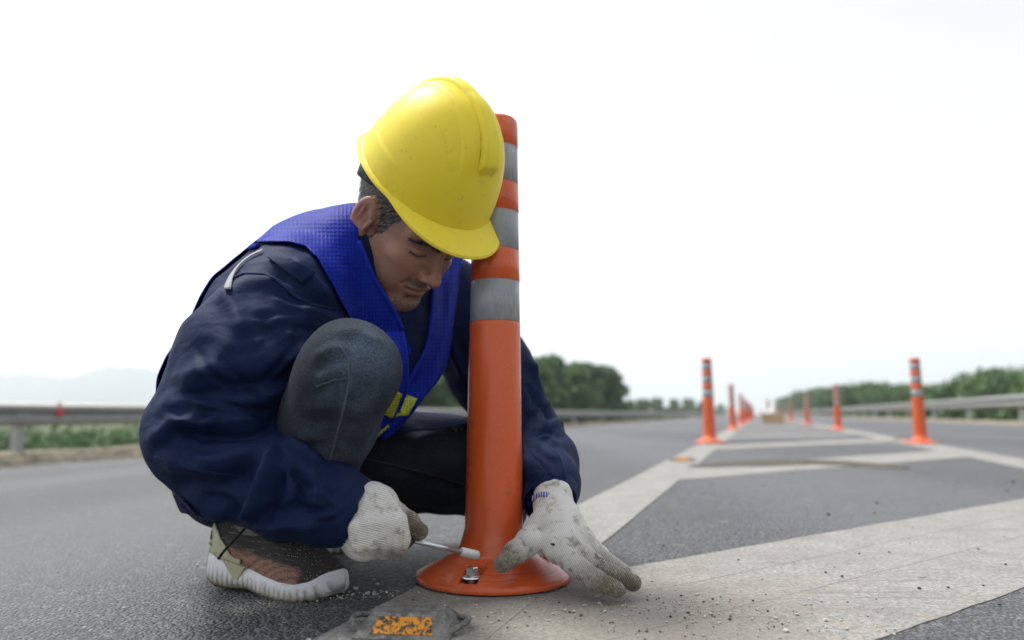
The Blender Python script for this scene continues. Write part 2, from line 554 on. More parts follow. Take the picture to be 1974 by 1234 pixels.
# ------------------------------------------------------------------ painted markings: thin raised slabs, parts of the road
def slab(name, quad, z, mat, nsub=1, ragged=.0022):
    """quad of (u,v) corners; top raised z above the road, with a side skirt and slightly uneven edge"""
    (a, b, c, d) = [np.array(q, float) for q in quad]
    n = max(2, int(np.linalg.norm(d - a) / .06)) if np.linalg.norm(d - a) < 12 else 40
    L, Rr = [], []
    for i in range(n + 1):
        t = i / n
        L.append(a + (d - a) * t + rng.uniform(-ragged, ragged, 2)); Rr.append(b + (c - b) * t + rng.uniform(-ragged, ragged, 2))
    ring = L + Rr[::-1]
    v = [W(p[0], p[1], zroad(p[0]) + z) for p in L] + [W(p[0], p[1], zroad(p[0]) + z) for p in Rr]
    m = n + 1
    f = [(i, m + i, m + i + 1, i + 1) for i in range(n)]
    k = len(v)
    v += [W(p[0], p[1], zroad(p[0]) - .002) for p in L] + [W(p[0], p[1], zroad(p[0]) - .002) for p in Rr]
    f += [(i, i + 1, k + i + 1, k + i) for i in range(n)] + [(m + i + 1, m + i, k + m + i, k + m + i + 1) for i in range(n)]
    f += [(0, k, k + m, m), (n, m + n, k + m + n, k + n)]
    return obj(name, (v, f, False), mat, road)
slab('edge_line', [(-.46, -6), (-.285, -6), (-.285, 8), (-.46, 8)], .0020, M_PAINT_D)
slab('edge_line', [(-.46, 8.001), (-.285, 8.001), (-.285, 600), (-.46, 600)], .0020, M_PAINT)
slab('edge_line', [(1.10, -6), (1.33, -6), (1.33, 10), (1.10, 10)], .0020, M_PAINT)
slab('edge_line', [(1.10, 10.001), (1.33, 10.001), (1.23, 600), (1.00, 600)], .0020, M_PAINT)
SL = 1.43
for i in range(-1, 16):
    v0 = .34 + 2.47 * i; w = .74
    d0, d1 = SL * -.03, SL * 1.40
    slab('hatch_bar', [(-.315, v0 + d0), (-.315, v0 + w + d0), (1.117, v0 + w + d1), (1.117, v0 + d1)], .0013, M_PAINT_D if i < 2 else M_PAINT)
slab('edge_line', [(-8.75, -6), (-8.6, -6), (-8.6, 600), (-8.75, 600)], .0020, M_PAINT, ragged=0)
slab('edge_line', [(4.95, -6), (5.1, -6), (5.1, 600), (4.95, 600)], .0020, M_PAINT, ragged=0)
# dirt ridge swept across the second hatch bar, and loose stones
def mat_dirt():
    t = NT('loose_dirt'); p = t.geo()
    c = t.mix(t.noise(p, 70, 5, .7), (.05, .047, .042), (.15, .14, .12))
    return t.done(c, .95, t.bump(t.noise(p, 160, 4), 1, .004), spec=.1)
M_DIRT = mat_dirt()
def ridge(pts, wid, hgt, name, label):
    v, f = [], []; n = 60; m = 9
    pts = np.array([G(*q)[:2] for q in pts])
    c = crom(pts, np.linspace(0, 1, n))
    for i in range(n):
        t = c[min(i + 1, n - 1)] - c[max(i - 1, 0)]; t /= np.linalg.norm(t); nn = np.array([-t[1], t[0]])
        k = math.sin(math.pi * i / (n - 1)) ** .6
        for j in range(m):
            s = (j / (m - 1) - .5) * 2
            q = c[i] + nn * s * wid * (k + .1) * rng.uniform(.8, 1.2)
            z = .0045 + hgt * k * (1 - s * s) * rng.uniform(.5, 1.3) if 0 < j < m - 1 else -.002
            v.append((q[0], q[1], z))
    o = obj(name, (v, gridfaces(n, m).tolist(), True), M_DIRT); tag(o, label, kind='structure')
ridge([(1330, 901), (1440, 896), (1540, 892), (1640, 896), (1745, 904)], .17, .010, 'dirt', 'thin dark ridge of swept dirt across the hatched median')

def stone_mesh(seed):
    r = np.random.default_rng(seed)
    bm = bmesh.new(); bmesh.ops.create_icosphere(bm, subdivisions=1, radius=1)
    for q in bm.verts: q.co = q.co * r.uniform(.65, 1.25); q.co.z *= .6
    v = np.array([q.co[:] for q in bm.verts]); f = [[w.index for w in q.verts] for q in bm.faces]; bm.free()
    return v, f
stones = [stone_mesh(i) for i in range(6)]
def scatter(name, label, mat, n, sizes, region):
    mb = MB()
    for _ in range(n):
        x, y = region()
        u, v_ = UV((x, y))
        v, f = stones[rng.integers(6)]
        s = rng.lognormal(math.log(sizes), .45); a = rng.uniform(0, 6.28)
        Rz = np.array([[math.cos(a), -math.sin(a), 0], [math.sin(a), math.cos(a), 0], [0, 0, 1]])
        mb.add((v * s) @ Rz.T + (x, y, zroad(u) + .0018 + .35 * s), f)
    o = mb.build(name, mat, smooth=False); tag(o, label, kind='stuff'); return o
M_ST_D = simple('dark_stone', (.045, .043, .042), .8, var=.5, bumpscale=90)
M_ST_L = simple('pale_stone', (.42, .41, .38), .8, var=.4, bumpscale=90)
def reg_right():
    v = rng.exponential(1.3) + .75; u = rng.uniform(-.3, 1.3); p = W(u, v); return p[0], p[1]
def reg_left():
    v = rng.exponential(1.2) + .5; u = rng.uniform(-2.5, -.3); p = W(u, v); return p[0], p[1]
def reg_hole():
    return rng.normal(.17, .13), rng.normal(.93, .06)
scatter('gravel', 'scattered small dark stones on the hatched median', M_ST_D, 220, .0020, reg_right)
scatter('gravel', 'pale stone chips on the asphalt beside the shoe', M_ST_L, 200, .0016, reg_left)
scatter('gravel', 'pale grit and paint flakes by the glove on the ground', M_ST_L, 260, .0012, reg_hole)
scatter('gravel', 'dark grit crumbs in the sand by the base', M_ST_D, 220, .0009, reg_hole)
def reg_shoe(): return rng.normal(-.19, .05), rng.normal(1.03, .012)
scatter('gravel', 'line of pale grit between the shoe and the orange base', M_ST_L, 120, .0010, reg_shoe)

# ------------------------------------------------------------------ guardrails
M_RAIL = NT('galvanised_steel')
_c = M_RAIL.mix(M_RAIL.noise(M_RAIL.geo(), 5, 5), (.20, .20, .19), (.32, .32, .305))
M_RAIL = M_RAIL.done(_c, .55, None, .35, .5)
M_CONC = simple('pale_post_steel', (.30, .305, .29), .7)
M_RED = simple('red_reflector', (.6, .03, .03), .3)
M_REFL_W = simple('white_reflector', (.7, .7, .68), .3)
prof = [(-.155, 0), (-.13, .035), (-.10, .083), (-.06, .083), (-.025, .02), (.025, .02), (.06, .083), (.10, .083), (.13, .035), (.155, 0)]
def guardrail(name, u, zg, top, face, v0, dv, n, cat_label, reflector=None):
    root = empty(name, W(u, v0, zg)); root.rotation_euler = (0, 0, -PHI)
    tag(root, cat_label, 'guardrail')
    zc = top - .155
    v, f = [], []
    ends = [-20, 60, 200, 700]
    for e in ends:
        for z, y in prof: v.append((face * (y + .06), e - v0, zc - zg + z))
    o = obj('rail_beam', (v, gridfaces(len(ends), len(prof)).tolist(), True), M_RAIL, root); thicken(o, .004)
    pm = MB().box((0, 0, (zc - zg + .1) / 2), (.11, .11, zc - zg + .1)).box((face * .06, 0, zc - zg), (.06, .2, .2)).mesh('post', False)
    for i in range(n):
        p = obj('post', pm if i == 0 else o2.data, M_CONC if i == 0 else None, root); o2 = p
        p.location = (0, i * dv, 0)
    if reflector:
        r = MB().box((face * .15, reflector - v0, zc - zg + .03), (.02, .09, .09)).box((face * .13, reflector - v0, zc - zg + .10), (.02, .03, .14)).build('reflector', M_RED, root, False)
    return root
gl = guardrail('guardrail', -9.65, -.29, .39, 1, 7.6, 8.1, 26, 'galvanised steel guardrail with red reflector beyond the wide carriageway', 8.1)
guardrail('guardrail', 6.05, .05, .70, -1, 11.3, 4.8, 40, 'galvanised steel guardrail in front of leafy trees beyond the narrow lane')

# ------------------------------------------------------------------ trees
def mat_leaf(name, a, b):
    t = NT(name)
    n = t.noise(t.geo(), .9, 3); i = t.new('ShaderNodeNewGeometry').outputs['Random Per Island']
    c = t.mix(t.rng(n, .35, .65), a, b)
    c = t.mix(t.math('MULTIPLY', i, .5), c, tuple(x * 1.7 for x in b))
    t.done(c, .6, spec=.3)
    tr = t.new('ShaderNodeBsdfTranslucent'); t.put(tr, 0, c)
    mx = t.new('ShaderNodeMixShader'); mx.inputs[0].default_value = .3
    t.l.new(t.b.outputs[0], mx.inputs[1]); t.l.new(tr.outputs[0], mx.inputs[2])
    t.l.new(mx.outputs[0], t.n['Material Output'].inputs['Surface'])
    return t.m
M_LEAF = [mat_leaf('leaf_dark', (.055, .100, .050), (.090, .150, .068)), mat_leaf('leaf_mid', (.075, .130, .058), (.120, .185, .080))]
M_BARK = simple('bark', (.10, .08, .06), .9, var=.4, bumpscale=20)
def leaf_cloud(seed, n, blobs, size):
    r = np.random.default_rng(seed); v = np.zeros((n * 4, 3)); k = 0
    wts = np.array([b[3] ** 2 for b in blobs]); wts /= wts.sum()
    which = r.choice(len(blobs), n, p=wts)
    for b in which:
        x, y, z, rad, sq = blobs[b]
        d = r.standard_normal(3); d /= np.linalg.norm(d)
        c = np.array([x, y, z]) + d * rad * (r.uniform(.55, 1.08) if r.random() < .8 else r.uniform(0, 1)) * np.array([1, 1, sq])
        a = r.standard_normal(3); a /= np.linalg.norm(a); b2 = np.cross(a, r.standard_normal(3)); b2 /= np.linalg.norm(b2)
        s = size * r.uniform(.6, 1.3)
        v[k:k + 4] = [c - a * s, c + b2 * s * .5, c + a * s, c - b2 * s * .5]; k += 4
    return v, np.arange(n * 4).reshape(-1, 4)
def make_tree(seed, h, rad, nleaf, kind, label, group, low=.25):
    """tapered trunk with limbs; crown of leaves gathered in uneven clumps"""
    r = np.random.default_rng(seed)
    root = empty('roadside_tree'); tag(root, label, 'tree', group)
    mb = MB(); mb.tube([(0, 0, -.2), (.03 * h * r.uniform(-1, 1), .03 * h * r.uniform(-1, 1), h * .4), (.05 * h * r.uniform(-1, 1), 0, h * .85)], [.030 * h, .021 * h, .006 * h], 8)
    blobs = []
    for i in range(26):
        a = r.uniform(0, 6.28); zz = (low + (.95 - low) * ((i + r.random()) / 26)) * h
        rr = rad * r.uniform(.15, .75) * (1 - .5 * max(0, zz / h - .6))
        br = rad * r.uniform(.30, .48)
        blobs.append((rr * math.cos(a), rr * math.sin(a), min(zz, h - br * .8), br, r.uniform(.7, 1.0)))
        if i < 7: mb.tube([(0, 0, zz * .6), (rr * .5 * math.cos(a), rr * .5 * math.sin(a), zz * .85), (rr * math.cos(a), rr * math.sin(a), zz)], [.012 * h, .008 * h, .003 * h], 5)
    mb.build('trunk', M_BARK, root)
    v, f = leaf_cloud(seed + 50, nleaf, blobs, h * .028 + .05)
    obj('crown', (v, f, False), M_LEAF[kind], root)
    return root
protos = {}
def plant(key, u, v, z, s, rot, label, group):
    if key not in protos:
        seed, h, rad, nl, kind, low = key
        o = make_tree(seed, h, rad, nl, kind, label, group, low); protos[key] = o
    else:
        o = copy_tree(protos[key]); tag(o, label, None, group)
    o.location = W(u, v, z); o.scale = (s, s, s * rng.uniform(.97, 1.03)); o.rotation_euler = (0, 0, rot)
    return o
def vfor(px, u):                       # where the sight line through px meets the line at lateral u
    d = ray(px, 798); r = d[0] / d[1]
    return u * (CU + SU * r) / (r * CU - SU)
# the dense clump beyond the wide carriageway
gA, lA = 'trees of the dense clump beyond the wide carriageway', 'tall leafy tree in the dense green clump beyond the wide carriageway'
for i, (px, u, top) in enumerate([(800, -19, 712), (850, -17, 705), (905, -20, 700), (960, -16, 698), (1010, -18, 688), (1048, -15, 690), (1082, -16.5, 692), (1112, -14.5, 704), (1143, -15.5, 702), (1166, -14.5, 708), (880, -26, 708), (1000, -26, 694), (760, -22, 712), (720, -20, 725), (640, -20, 735), (820, -15.5, 716), (868, -15.2, 712), (930, -15, 704), (985, -15.2, 698), (1028, -14.6, 694), (1098, -18, 698), (1128, -17, 702), (1160, -16.5, 704), (1172, -15, 714)]):
    v = vfor(px, u); Y = -u * SU + v * CU
    top_z = P(px, top, Y)[2]; k = [(11, 8.0, 2.3, 6500, 0, .20), (12, 8.0, 2.1, 6500, 1, .20), (13, 8.0, 2.4, 6500, 0, .20)][i % 3]
    plant(k, u, v, -2.9, (top_z + 2.9) / 8.0, rng.uniform(0, 6.28), lA, gA)
# bushes on the embankment seen under the rail
gB, lB = 'bushes below the guardrail of the wide carriageway', 'dark green bush growing below the guardrail of the wide carriageway'
for i in range(26):
    px = -260 + i * 46 + rng.uniform(-12, 12); u = rng.uniform(-15.5, -13.5)
    if px > 760: u = rng.uniform(-16, -13.6)
    v = vfor(px, u)
    k = [(21, 2.6, 1.7, 1500, 0, .15), (22, 2.6, 1.8, 1500, 0, .15)][i % 2]
    plant(k, u, v, -2.4, rng.uniform(.80, .97), rng.uniform(0, 6.28), lB, gB)
# low far row to the vanishing point
gC, lC = 'far low trees along the wide carriageway', 'small far tree in the low row towards the vanishing point'
for i in range(16):
    px = 1188 + i * 15 + rng.uniform(-5, 5); u = -rng.uniform(22, 30); v = vfor(px, u)
    top = np.interp(px, [1180, 1250, 1330, 1430], [775, 769, 769, 780]) + rng.uniform(-2, 3)
    Y = -u * SU + v * CU
    plant((12, 8.0, 2.1, 6500, 1, .20), u, v, -2.9, (P(px, top, Y)[2] + 2.9) / 8.0, rng.uniform(0, 6.28), lC, gC)
# the right-hand row
gD, lD = 'trees behind the guardrail beyond the narrow lane', 'bushy green tree behind the guardrail beyond the narrow lane'
xs = [1512, 1525, 1540, 1556, 1572, 1590, 1608, 1628, 1650, 1672, 1690, 1712, 1738, 1764, 1790, 1818, 1846, 1874, 1905, 1932, 1960, 1990, 2025, 2060]
for i, px in enumerate(xs):
    u = rng.uniform(10.5, 13.5); v = vfor(px, u)
    top = np.interp(px, [1505, 1540, 1560, 1650, 1690, 1720, 1790, 1840, 1870, 1900, 1930, 1960, 2060], [772, 758, 748, 744, 736, 744, 741, 742, 726, 722, 710, 722, 715]) + rng.uniform(-3, 3)
    Y = -u * SU + v * CU
    k = [(31, 4.2, 2.3, 5000, 0, .1), (32, 4.2, 2.2, 5000, 1, .1), (33, 4.2, 2.4, 5000, 0, .1)][i % 3]
    plant(k, u, v, -1.9, (P(px, top, Y)[2] + 1.9) / 4.2, rng.uniform(0, 6.28), lD, gD)

# weeds and dry grass along the kerb
gv_, gf_ = [], []
for i in range(5200):
    v = rng.uniform(-2, 60) if i < 4200 else rng.uniform(60, 160); u = rng.choice([rng.normal(-9.13, .05), rng.uniform(-10.4, -9.1)]); clump = math.sin(v * 2.1) + math.sin(v * .83 + 1) + math.sin(v * 5.3)
    if clump < rng.uniform(-1.5, 2.0): continue
    p = np.array(W(u, v, -.33)); hgt = rng.uniform(.03, .13); a = rng.uniform(0, 6.28); d = np.array([math.cos(a), math.sin(a), 0]); ln = np.array([rng.normal(0, .4), rng.normal(0, .4), 1]) * hgt
    k = len(gv_); gv_ += [p - d * .008, p + d * .008, p + ln * .6 + d * .005, p + ln]; gf_.append((k, k + 1, k + 2, k + 3))
t = NT('dry_grass'); i_ = t.new('ShaderNodeNewGeometry').outputs['Random Per Island']
M_GRASS = t.done(t.ramp(i_, [(0, (.05, .07, .025)), (.5, (.11, .11, .05)), (1, (.24, .20, .11))]), .8)
tag(obj('grass', (np.array(gv_), gf_, False), M_GRASS), 'dry weeds along the sandy kerb', kind='stuff')
# ------------------------------------------------------------------ orange delineator posts
def mat_orange():
    t = NT('orange_plastic'); p = t.coord()
    z = t.xyz(p)[2]
    n = t.noise(p, 9, 5, .6); st = t.noise(t.mapping(p, scale=(1, 1, .10)), 60, 4, .6)
    c = t.mix(n, (.54, .080, .015), (.63, .104, .023))
    c = t.mix(t.rng(st, .58, .75, 0, .30), c, (.40, .075, .025))             # vertical grime runs
    sm = t.noise(p, 26, 5, .7)
    c = t.mix(t.rng(sm, .62, .70, 0, .55), c, (.17, .055, .03))             # scuffs
    c = t.mix(t.rng(t.noise(p, 14, 5, .75), .61, .72, 0, .35), c, (.75, .42, .30))   # chalky rubs
    low = t.rng(z, .02, .16, .28, 0)
    c = t.mix(t.math('MULTIPLY', low, t.noise(p, 40, 4)), c, (.25, .06, .03))
    r = t.rng(n, .3, .7, .22, .38)
    return t.done(c, r, t.bump(t.noise(p, 50, 3), .05, .002), spec=.5)
def mat_band():
    t = NT('grey_reflective_band'); p = t.coord()
    n = t.noise(t.mapping(p, scale=(1, 1, .35)), 40, 5, .7); w = t.noise(p, 22, 5, .65)
    c = t.mix(t.rng(n, .3, .7), (.20, .207, .217), (.31, .318, .33))
    c = t.mix(t.rng(w, .60, .72, 0, .5), c, (.46, .46, .46))
    c = t.mix(t.rng(t.voro(p, 90), .0, .12, .5, 0), c, (.2, .2, .2))
    return t.done(c, .38, t.bump(t.noise(p, 30, 4), .12, .002), spec=.5)
M_OR, M_BAND = mat_orange(), mat_band()
t = NT('zinc_bolt'); M_BOLT = t.done(t.mix(t.noise(t.coord(), 150, 3), (.52, .53, .55), (.75, .75, .76)), .25, None, .95)
M_DARK = simple('dark_gap', (.02, .02, .02), .8)

POST_H = .695
def r_tube(z): return .0438 - .0100 * (z / POST_H)
bands_px = [(283, 355), (410, 485), (545, 625)]
bands_z = [(P(955, b, 1.1)[2], P(955, a, 1.1)[2]) for a, b in bands_px]
def post_meshes():
    # base: flat cone with a fillet to the tube, three grooves, four bolt slots
    n, rs = 288, [.112, .1125, .1115, .1085, .104] + list(np.linspace(.100, .060, 34)) + [.056, .0525, .0495, .0472, .0455, .0445]
    def zb(r):
        if r > .1118: return .0035
        s = (.112 - r) / (.112 - .058); z = .007 + .027 * min(1, max(0, s)) ** .9
        if r < .060: z += .030 * ((.060 - r) / .0155) ** 2.0
        for g in (.072, .085, .097):
            z -= .0009 * math.exp(-((r - g) / .0009) ** 2)
        return z
    v = []
    for i, r in enumerate(rs):
        for k in range(n):
            a = 2 * math.pi * k / n
            z = zb(r) if i > 0 else 0.0
            if i > 2:
                for q in range(3):
                    da = (a - (q * math.pi * 2 / 3) + math.pi) % (2 * math.pi) - math.pi
                    s = r * math.sin(da); t_ = r * math.cos(da)
                    if t_ > 0:
                        e = max(abs(s) - .0125, abs(t_ - .0845) - .0155)
                        w = 1 / (1 + math.exp(min(60, max(-60, e / .0006))))
                        z = z * (1 - w) + .0075 * w
            v.append((r * math.cos(a), r * math.sin(a), z))
    base = mesh_of('base', v, gridfaces(len(rs), n, True)[:, ::-1].tolist())
    # tube: slight taper, rolled lip at the top and a recess under each band
    pr = [(.0443, .062), (.0438, .066)]
    for z in np.linspace(.074, bands_z[2][0] - .006, 12): pr.append((r_tube(z), z))
    for zb0, zb1 in bands_z[::-1]:
        pr += [(r_tube(zb0) + .0002, zb0 - .001), (r_tube(zb0) - .0012, zb0), (r_tube(zb1) - .0012, zb1), (r_tube(zb1) + .0002, zb1 + .001)]
    pr += [(r_tube(POST_H - .012), POST_H - .012), (r_tube(POST_H) - .0008, POST_H - .003), (r_tube(POST_H) - .003, POST_H), (r_tube(POST_H) - .007, POST_H + .0005), (.010, POST_H - .001)]
    tube = MB().lathe(pr, 64, cap=True).mesh('tube')
    bm_ = [MB().lathe([(r_tube(a) - .0011, a + .0004), (r_tube(a) - .0004, a + .0008), (r_tube(b) - .0004, b - .0008), (r_tube(b) - .0011, b - .0004)], 64).mesh('reflective_band') for a, b in bands_z]
    hx = []
    bolt = MB()
    bolt.lathe([(.0001, .0125), (.0118, .0125), (.0125, .0135), (.0122, .0148), (.0085, .0165), (.0070, .0168)], 32)
    hexv = [(.0076 * math.cos(k * math.pi / 3 + .3), .0076 * math.sin(k * math.pi / 3 + .3)) for k in range(6)]
    pv = [(x, y, .0160) for x, y in hexv] + [(x, y, .0240) for x, y in hexv] + [(x * .86, y * .86, .0253) for x, y in hexv]
    bolt.add(pv, [(k, (k + 1) % 6, 6 + (k + 1) % 6, 6 + k) for k in range(6)] + [(6 + k, 6 + (k + 1) % 6, 12 + (k + 1) % 6, 12 + k) for k in range(6)] + [tuple(range(12, 18))])
    bolt.lathe([(.005, -.002), (.005, .0125)], 16)
    return base, tube, bm_, bolt.mesh('bolt', False)
PB, PT, PBANDS, PBOLT = post_meshes()
PSLOT = MB().box((.0845, 0, .0079), (.0292, .0228, .0008)).mesh('slot_shade', False)  # near-black plate that paints the shade inside each bolt slot
def delineator(loc, rotz, tilt, label, group=None):
    root = empty('delineator_post', loc, (tilt[0], tilt[1], rotz)); tag(root, label, 'traffic post', group)
    b = obj('base', PB, M_OR, root)
    for q in range(3):
        a = q * math.pi * 2 / 3
        o = obj('bolt', PBOLT, M_BOLT, b); o.location = (.084 * math.cos(a), .084 * math.sin(a), 0); o.rotation_euler = (0, 0, a + .2); o.scale = (1.2, 1.2, 1.2)
        o = obj('slot_shade', PSLOT, M_DARK, b); o.rotation_euler = (0, 0, a)
    obj('tube', PT, M_OR, root)
    for m in PBANDS: obj('reflective_band', m, M_BAND, root)
    return root
main_pos = G(953, 1104, 0); 
main_post = delineator((main_pos[0], 1.115, .004), R(-90 - 19), (0, R(-.45)), 'orange delineator post with grey bands that the worker is bolting down')
gl_, ll_ = 'delineator posts along the left edge line', 'orange delineator post with grey bands farther along the edge line of the bolted post'
gr_, lr_ = 'delineator posts along the right edge line', 'orange delineator post with grey bands on the edge line beside the narrow lane'
def more(u, v, label, group, tilt=(0, 0)):
    o = copy_tree(main_post); tag(o, label, None, group); o.location = W(u, v, .004); o.rotation_euler = (tilt[0], tilt[1], rng.uniform(0, 6)); o.scale = (1.14, 1.14, 1.0)
for i, v in enumerate([6.33, 12.1, 17.8, 22.9, 28.2, 34, 40, 46, 53]):
    more(-.385 + .006 * i, v, ll_, gl_, (0, R([-1.6, -1.2, -.5, 0, 0, 0, 0, 0, 0][i])))
for i, (u, v) in enumerate([(1.255, 6.87), (1.17, 12.61), (1.08, 18.7), (1.01, 26.2), (.97, 36), (.95, 47)]):
    more(u, v, lr_, gr_, (0, R([-.6, -.6, 0, 0, 0, 0][i])))
more(.30, 24.5, 'orange delineator post standing beside the cardboard box', None)

# ------------------------------------------------------------------ plastic road studs with an amber reflector
def mat_stud():
    t = NT('dusty_grey_plastic'); p = t.coord()
    n = t.noise(p, 60, 6, .7)
    c = t.mix(t.rng(n, .35, .65), (.085, .085, .082), (.20, .195, .18))
    c = t.mix(t.rng(t.noise(p, 180, 4, .7), .55, .7, 0, .7), c, (.33, .32, .29))
    return t.done(c, .85, t.bump(t.noise(p, 260, 4), .6, .001), spec=.2)
def mat_amber():
    t = NT('worn_amber_reflector'); p = t.coord()
    n = t.noise(p, 170, 5, .7)
    c = t.mix(t.rng(n, .47, .56), (.62, .24, .012), (.045, .042, .038))
    c = t.mix(t.rng(t.noise(p, 300, 3), .6, .7, 0, .6), c, (.75, .42, .06))
    return t.done(c, t.rng(n, .47, .56, .3, .9), t.bump(n, .5, .001))
M_STUD, M_AMB = mat_stud(), mat_amber()
def stud(loc, rotz, label):
    """trapezoid block with sloped faces, recessed amber panel front and back, open ears at its ends"""
    root = empty('road_stud', loc, (0, 0, rotz)); tag(root, label, 'road stud')
    Wd, Dp, Hh = .053, .048, .020
    mb = MB()
    def block(x0, x1, x0t, x1t, y0, y1, y0t, y1t, z1):
        mb.add([(x0, y0, 0), (x1, y0, 0), (x1, y1, 0), (x0, y1, 0), (x0t, y0t, z1), (x1t, y0t, z1), (x1t, y1t, z1), (x0t, y1t, z1)],
               [(0, 1, 5, 4), (1, 2, 6, 5), (2, 3, 7, 6), (3, 0, 4, 7), (4, 5, 6, 7)])
    block(-Wd, Wd, -.040, .040, -Dp, Dp, -.016, .016, Hh)
    o = mb.build('body', M_STUD, root, False); bv = o.modifiers.new('bevel', 'BEVEL'); bv.width = .0012; bv.segments = 2
    for s in (-1, 1):
        pts = [(s * (.046 + .020 * math.sin(math.pi * t_)), -.034 + .068 * t_, .003 + .007 * math.sin(math.pi * t_)) for t_ in np.linspace(0, 1, 13)]
        MB().tube(pts, .0034, 6).build('end_loop', M_STUD, root)
    sl = math.atan2(Hh, Dp - .016)
    for s in (-1, 1):
        a = np.array([0, -1 * s * -1, 0])
        y0, z0, y1, z1 = -.0425, .0037, -.0225, .0164
        nrm = np.array([0, -math.sin(sl), math.cos(sl)]) * .0009
        q = [(-.034, y0, z0), (.034, y0, z0), (.029, y1, z1), (-.029, y1, z1)]
        q = [np.array(p) + nrm for p in q]
        low = [p - 3 * nrm for p in q]
        vv = np.array(q + low) * np.array([1, s, 1])
        MB().add(vv, [(0, 1, 2, 3), (0, 4, 5, 1), (1, 5, 6, 2), (2, 6, 7, 3), (3, 7, 4, 0)]).build('reflector', M_AMB, root, False)
    return root
g = G(788, 1222); stud((g[0], g[1] + .015, .003), R(-6), 'dusty grey road stud with worn amber reflector in front of the bolted post')
g = G(1316, 890); stud((g[0], g[1], .0035), R(-16), 'amber road stud on the edge line between the bolted post and the next post')
g = G(1738, 849); stud((g[0], g[1], .0035), R(-16), 'amber road stud beside a post on the edge line of the narrow lane')

# ------------------------------------------------------------------ cardboard box down the median
t = NT('cardboard'); M_CARD = t.done(t.mix(t.noise(t.coord(), 7, 4), (.36, .25, .14), (.48, .34, .20)), .85)
g = G(1491, 816.5)
box = empty('cardboard_box', (g[0], g[1], .004), (0, 0, R(-24))); tag(box, 'open brown cardboard box on the median between the far posts', 'box')
mb = MB()
for c, d in (((-.25, 0, .13), (.006, .36, .25)), ((.25, 0, .13), (.006, .36, .25)), ((0, -.178, .13), (.494, .006, .25)), ((0, .178, .13), (.494, .006, .25)), ((0, 0, .008), (.49, .35, .006))): mb.box(c, d)
mb.build('carton', M_CARD, box, False)
for sx in (-1, 1):
    Mr = np.array(Matrix.Rotation(R(sx * 28), 3, 'Y'))
    MB().box((sx * .30, 0, .295), (.006, .36, .12), np.array(Matrix.Rotation(R(sx * 40), 3, 'Y'))).build('flap', M_CARD, box, False)
MB().tube([(-.03, 0, .05), (-.03, 0, .30), (.03, .03, .33)], [.09, .10, .06], 12).build('packing', M_REFL_W, box)
# ================================================================== the kneeling worker
person = empty('person', (-.36, 1.12, 0))
tag(person, 'worker in yellow hard hat, navy jacket and blue vest crouching at the bolted post', 'person')
bpy.context.view_layer.update()
PINV = Matrix.Translation((-.36, 1.12, 0)).inverted()
def pobj(name, me, mat, parent=None):
    """link a mesh given in world coordinates as a part (or sub-part) of the person"""
    o = obj(name, me, mat, parent or person)
    if parent is None: o.matrix_parent_inverse = PINV     # parts; sub-parts hang under a part that already sits at the origin
    return o

# ---- head frame: r = his right, f = forward, u = up
hf = np.array([.58, -.37, -.71]); hf /= np.linalg.norm(hf)
hu = np.array([.56, -.50, .66]); hu -= hf * (hu @ hf); hu /= np.linalg.norm(hu)
hr = np.cross(hf, hu)
HM = .95 * np.stack([hr, hf, hu], 1)                     # columns
HO = P(706, 424, 1.045) - .076 * hr                 # middle between the ears
def hw(p): return HO + HM @ np.array(p, float)

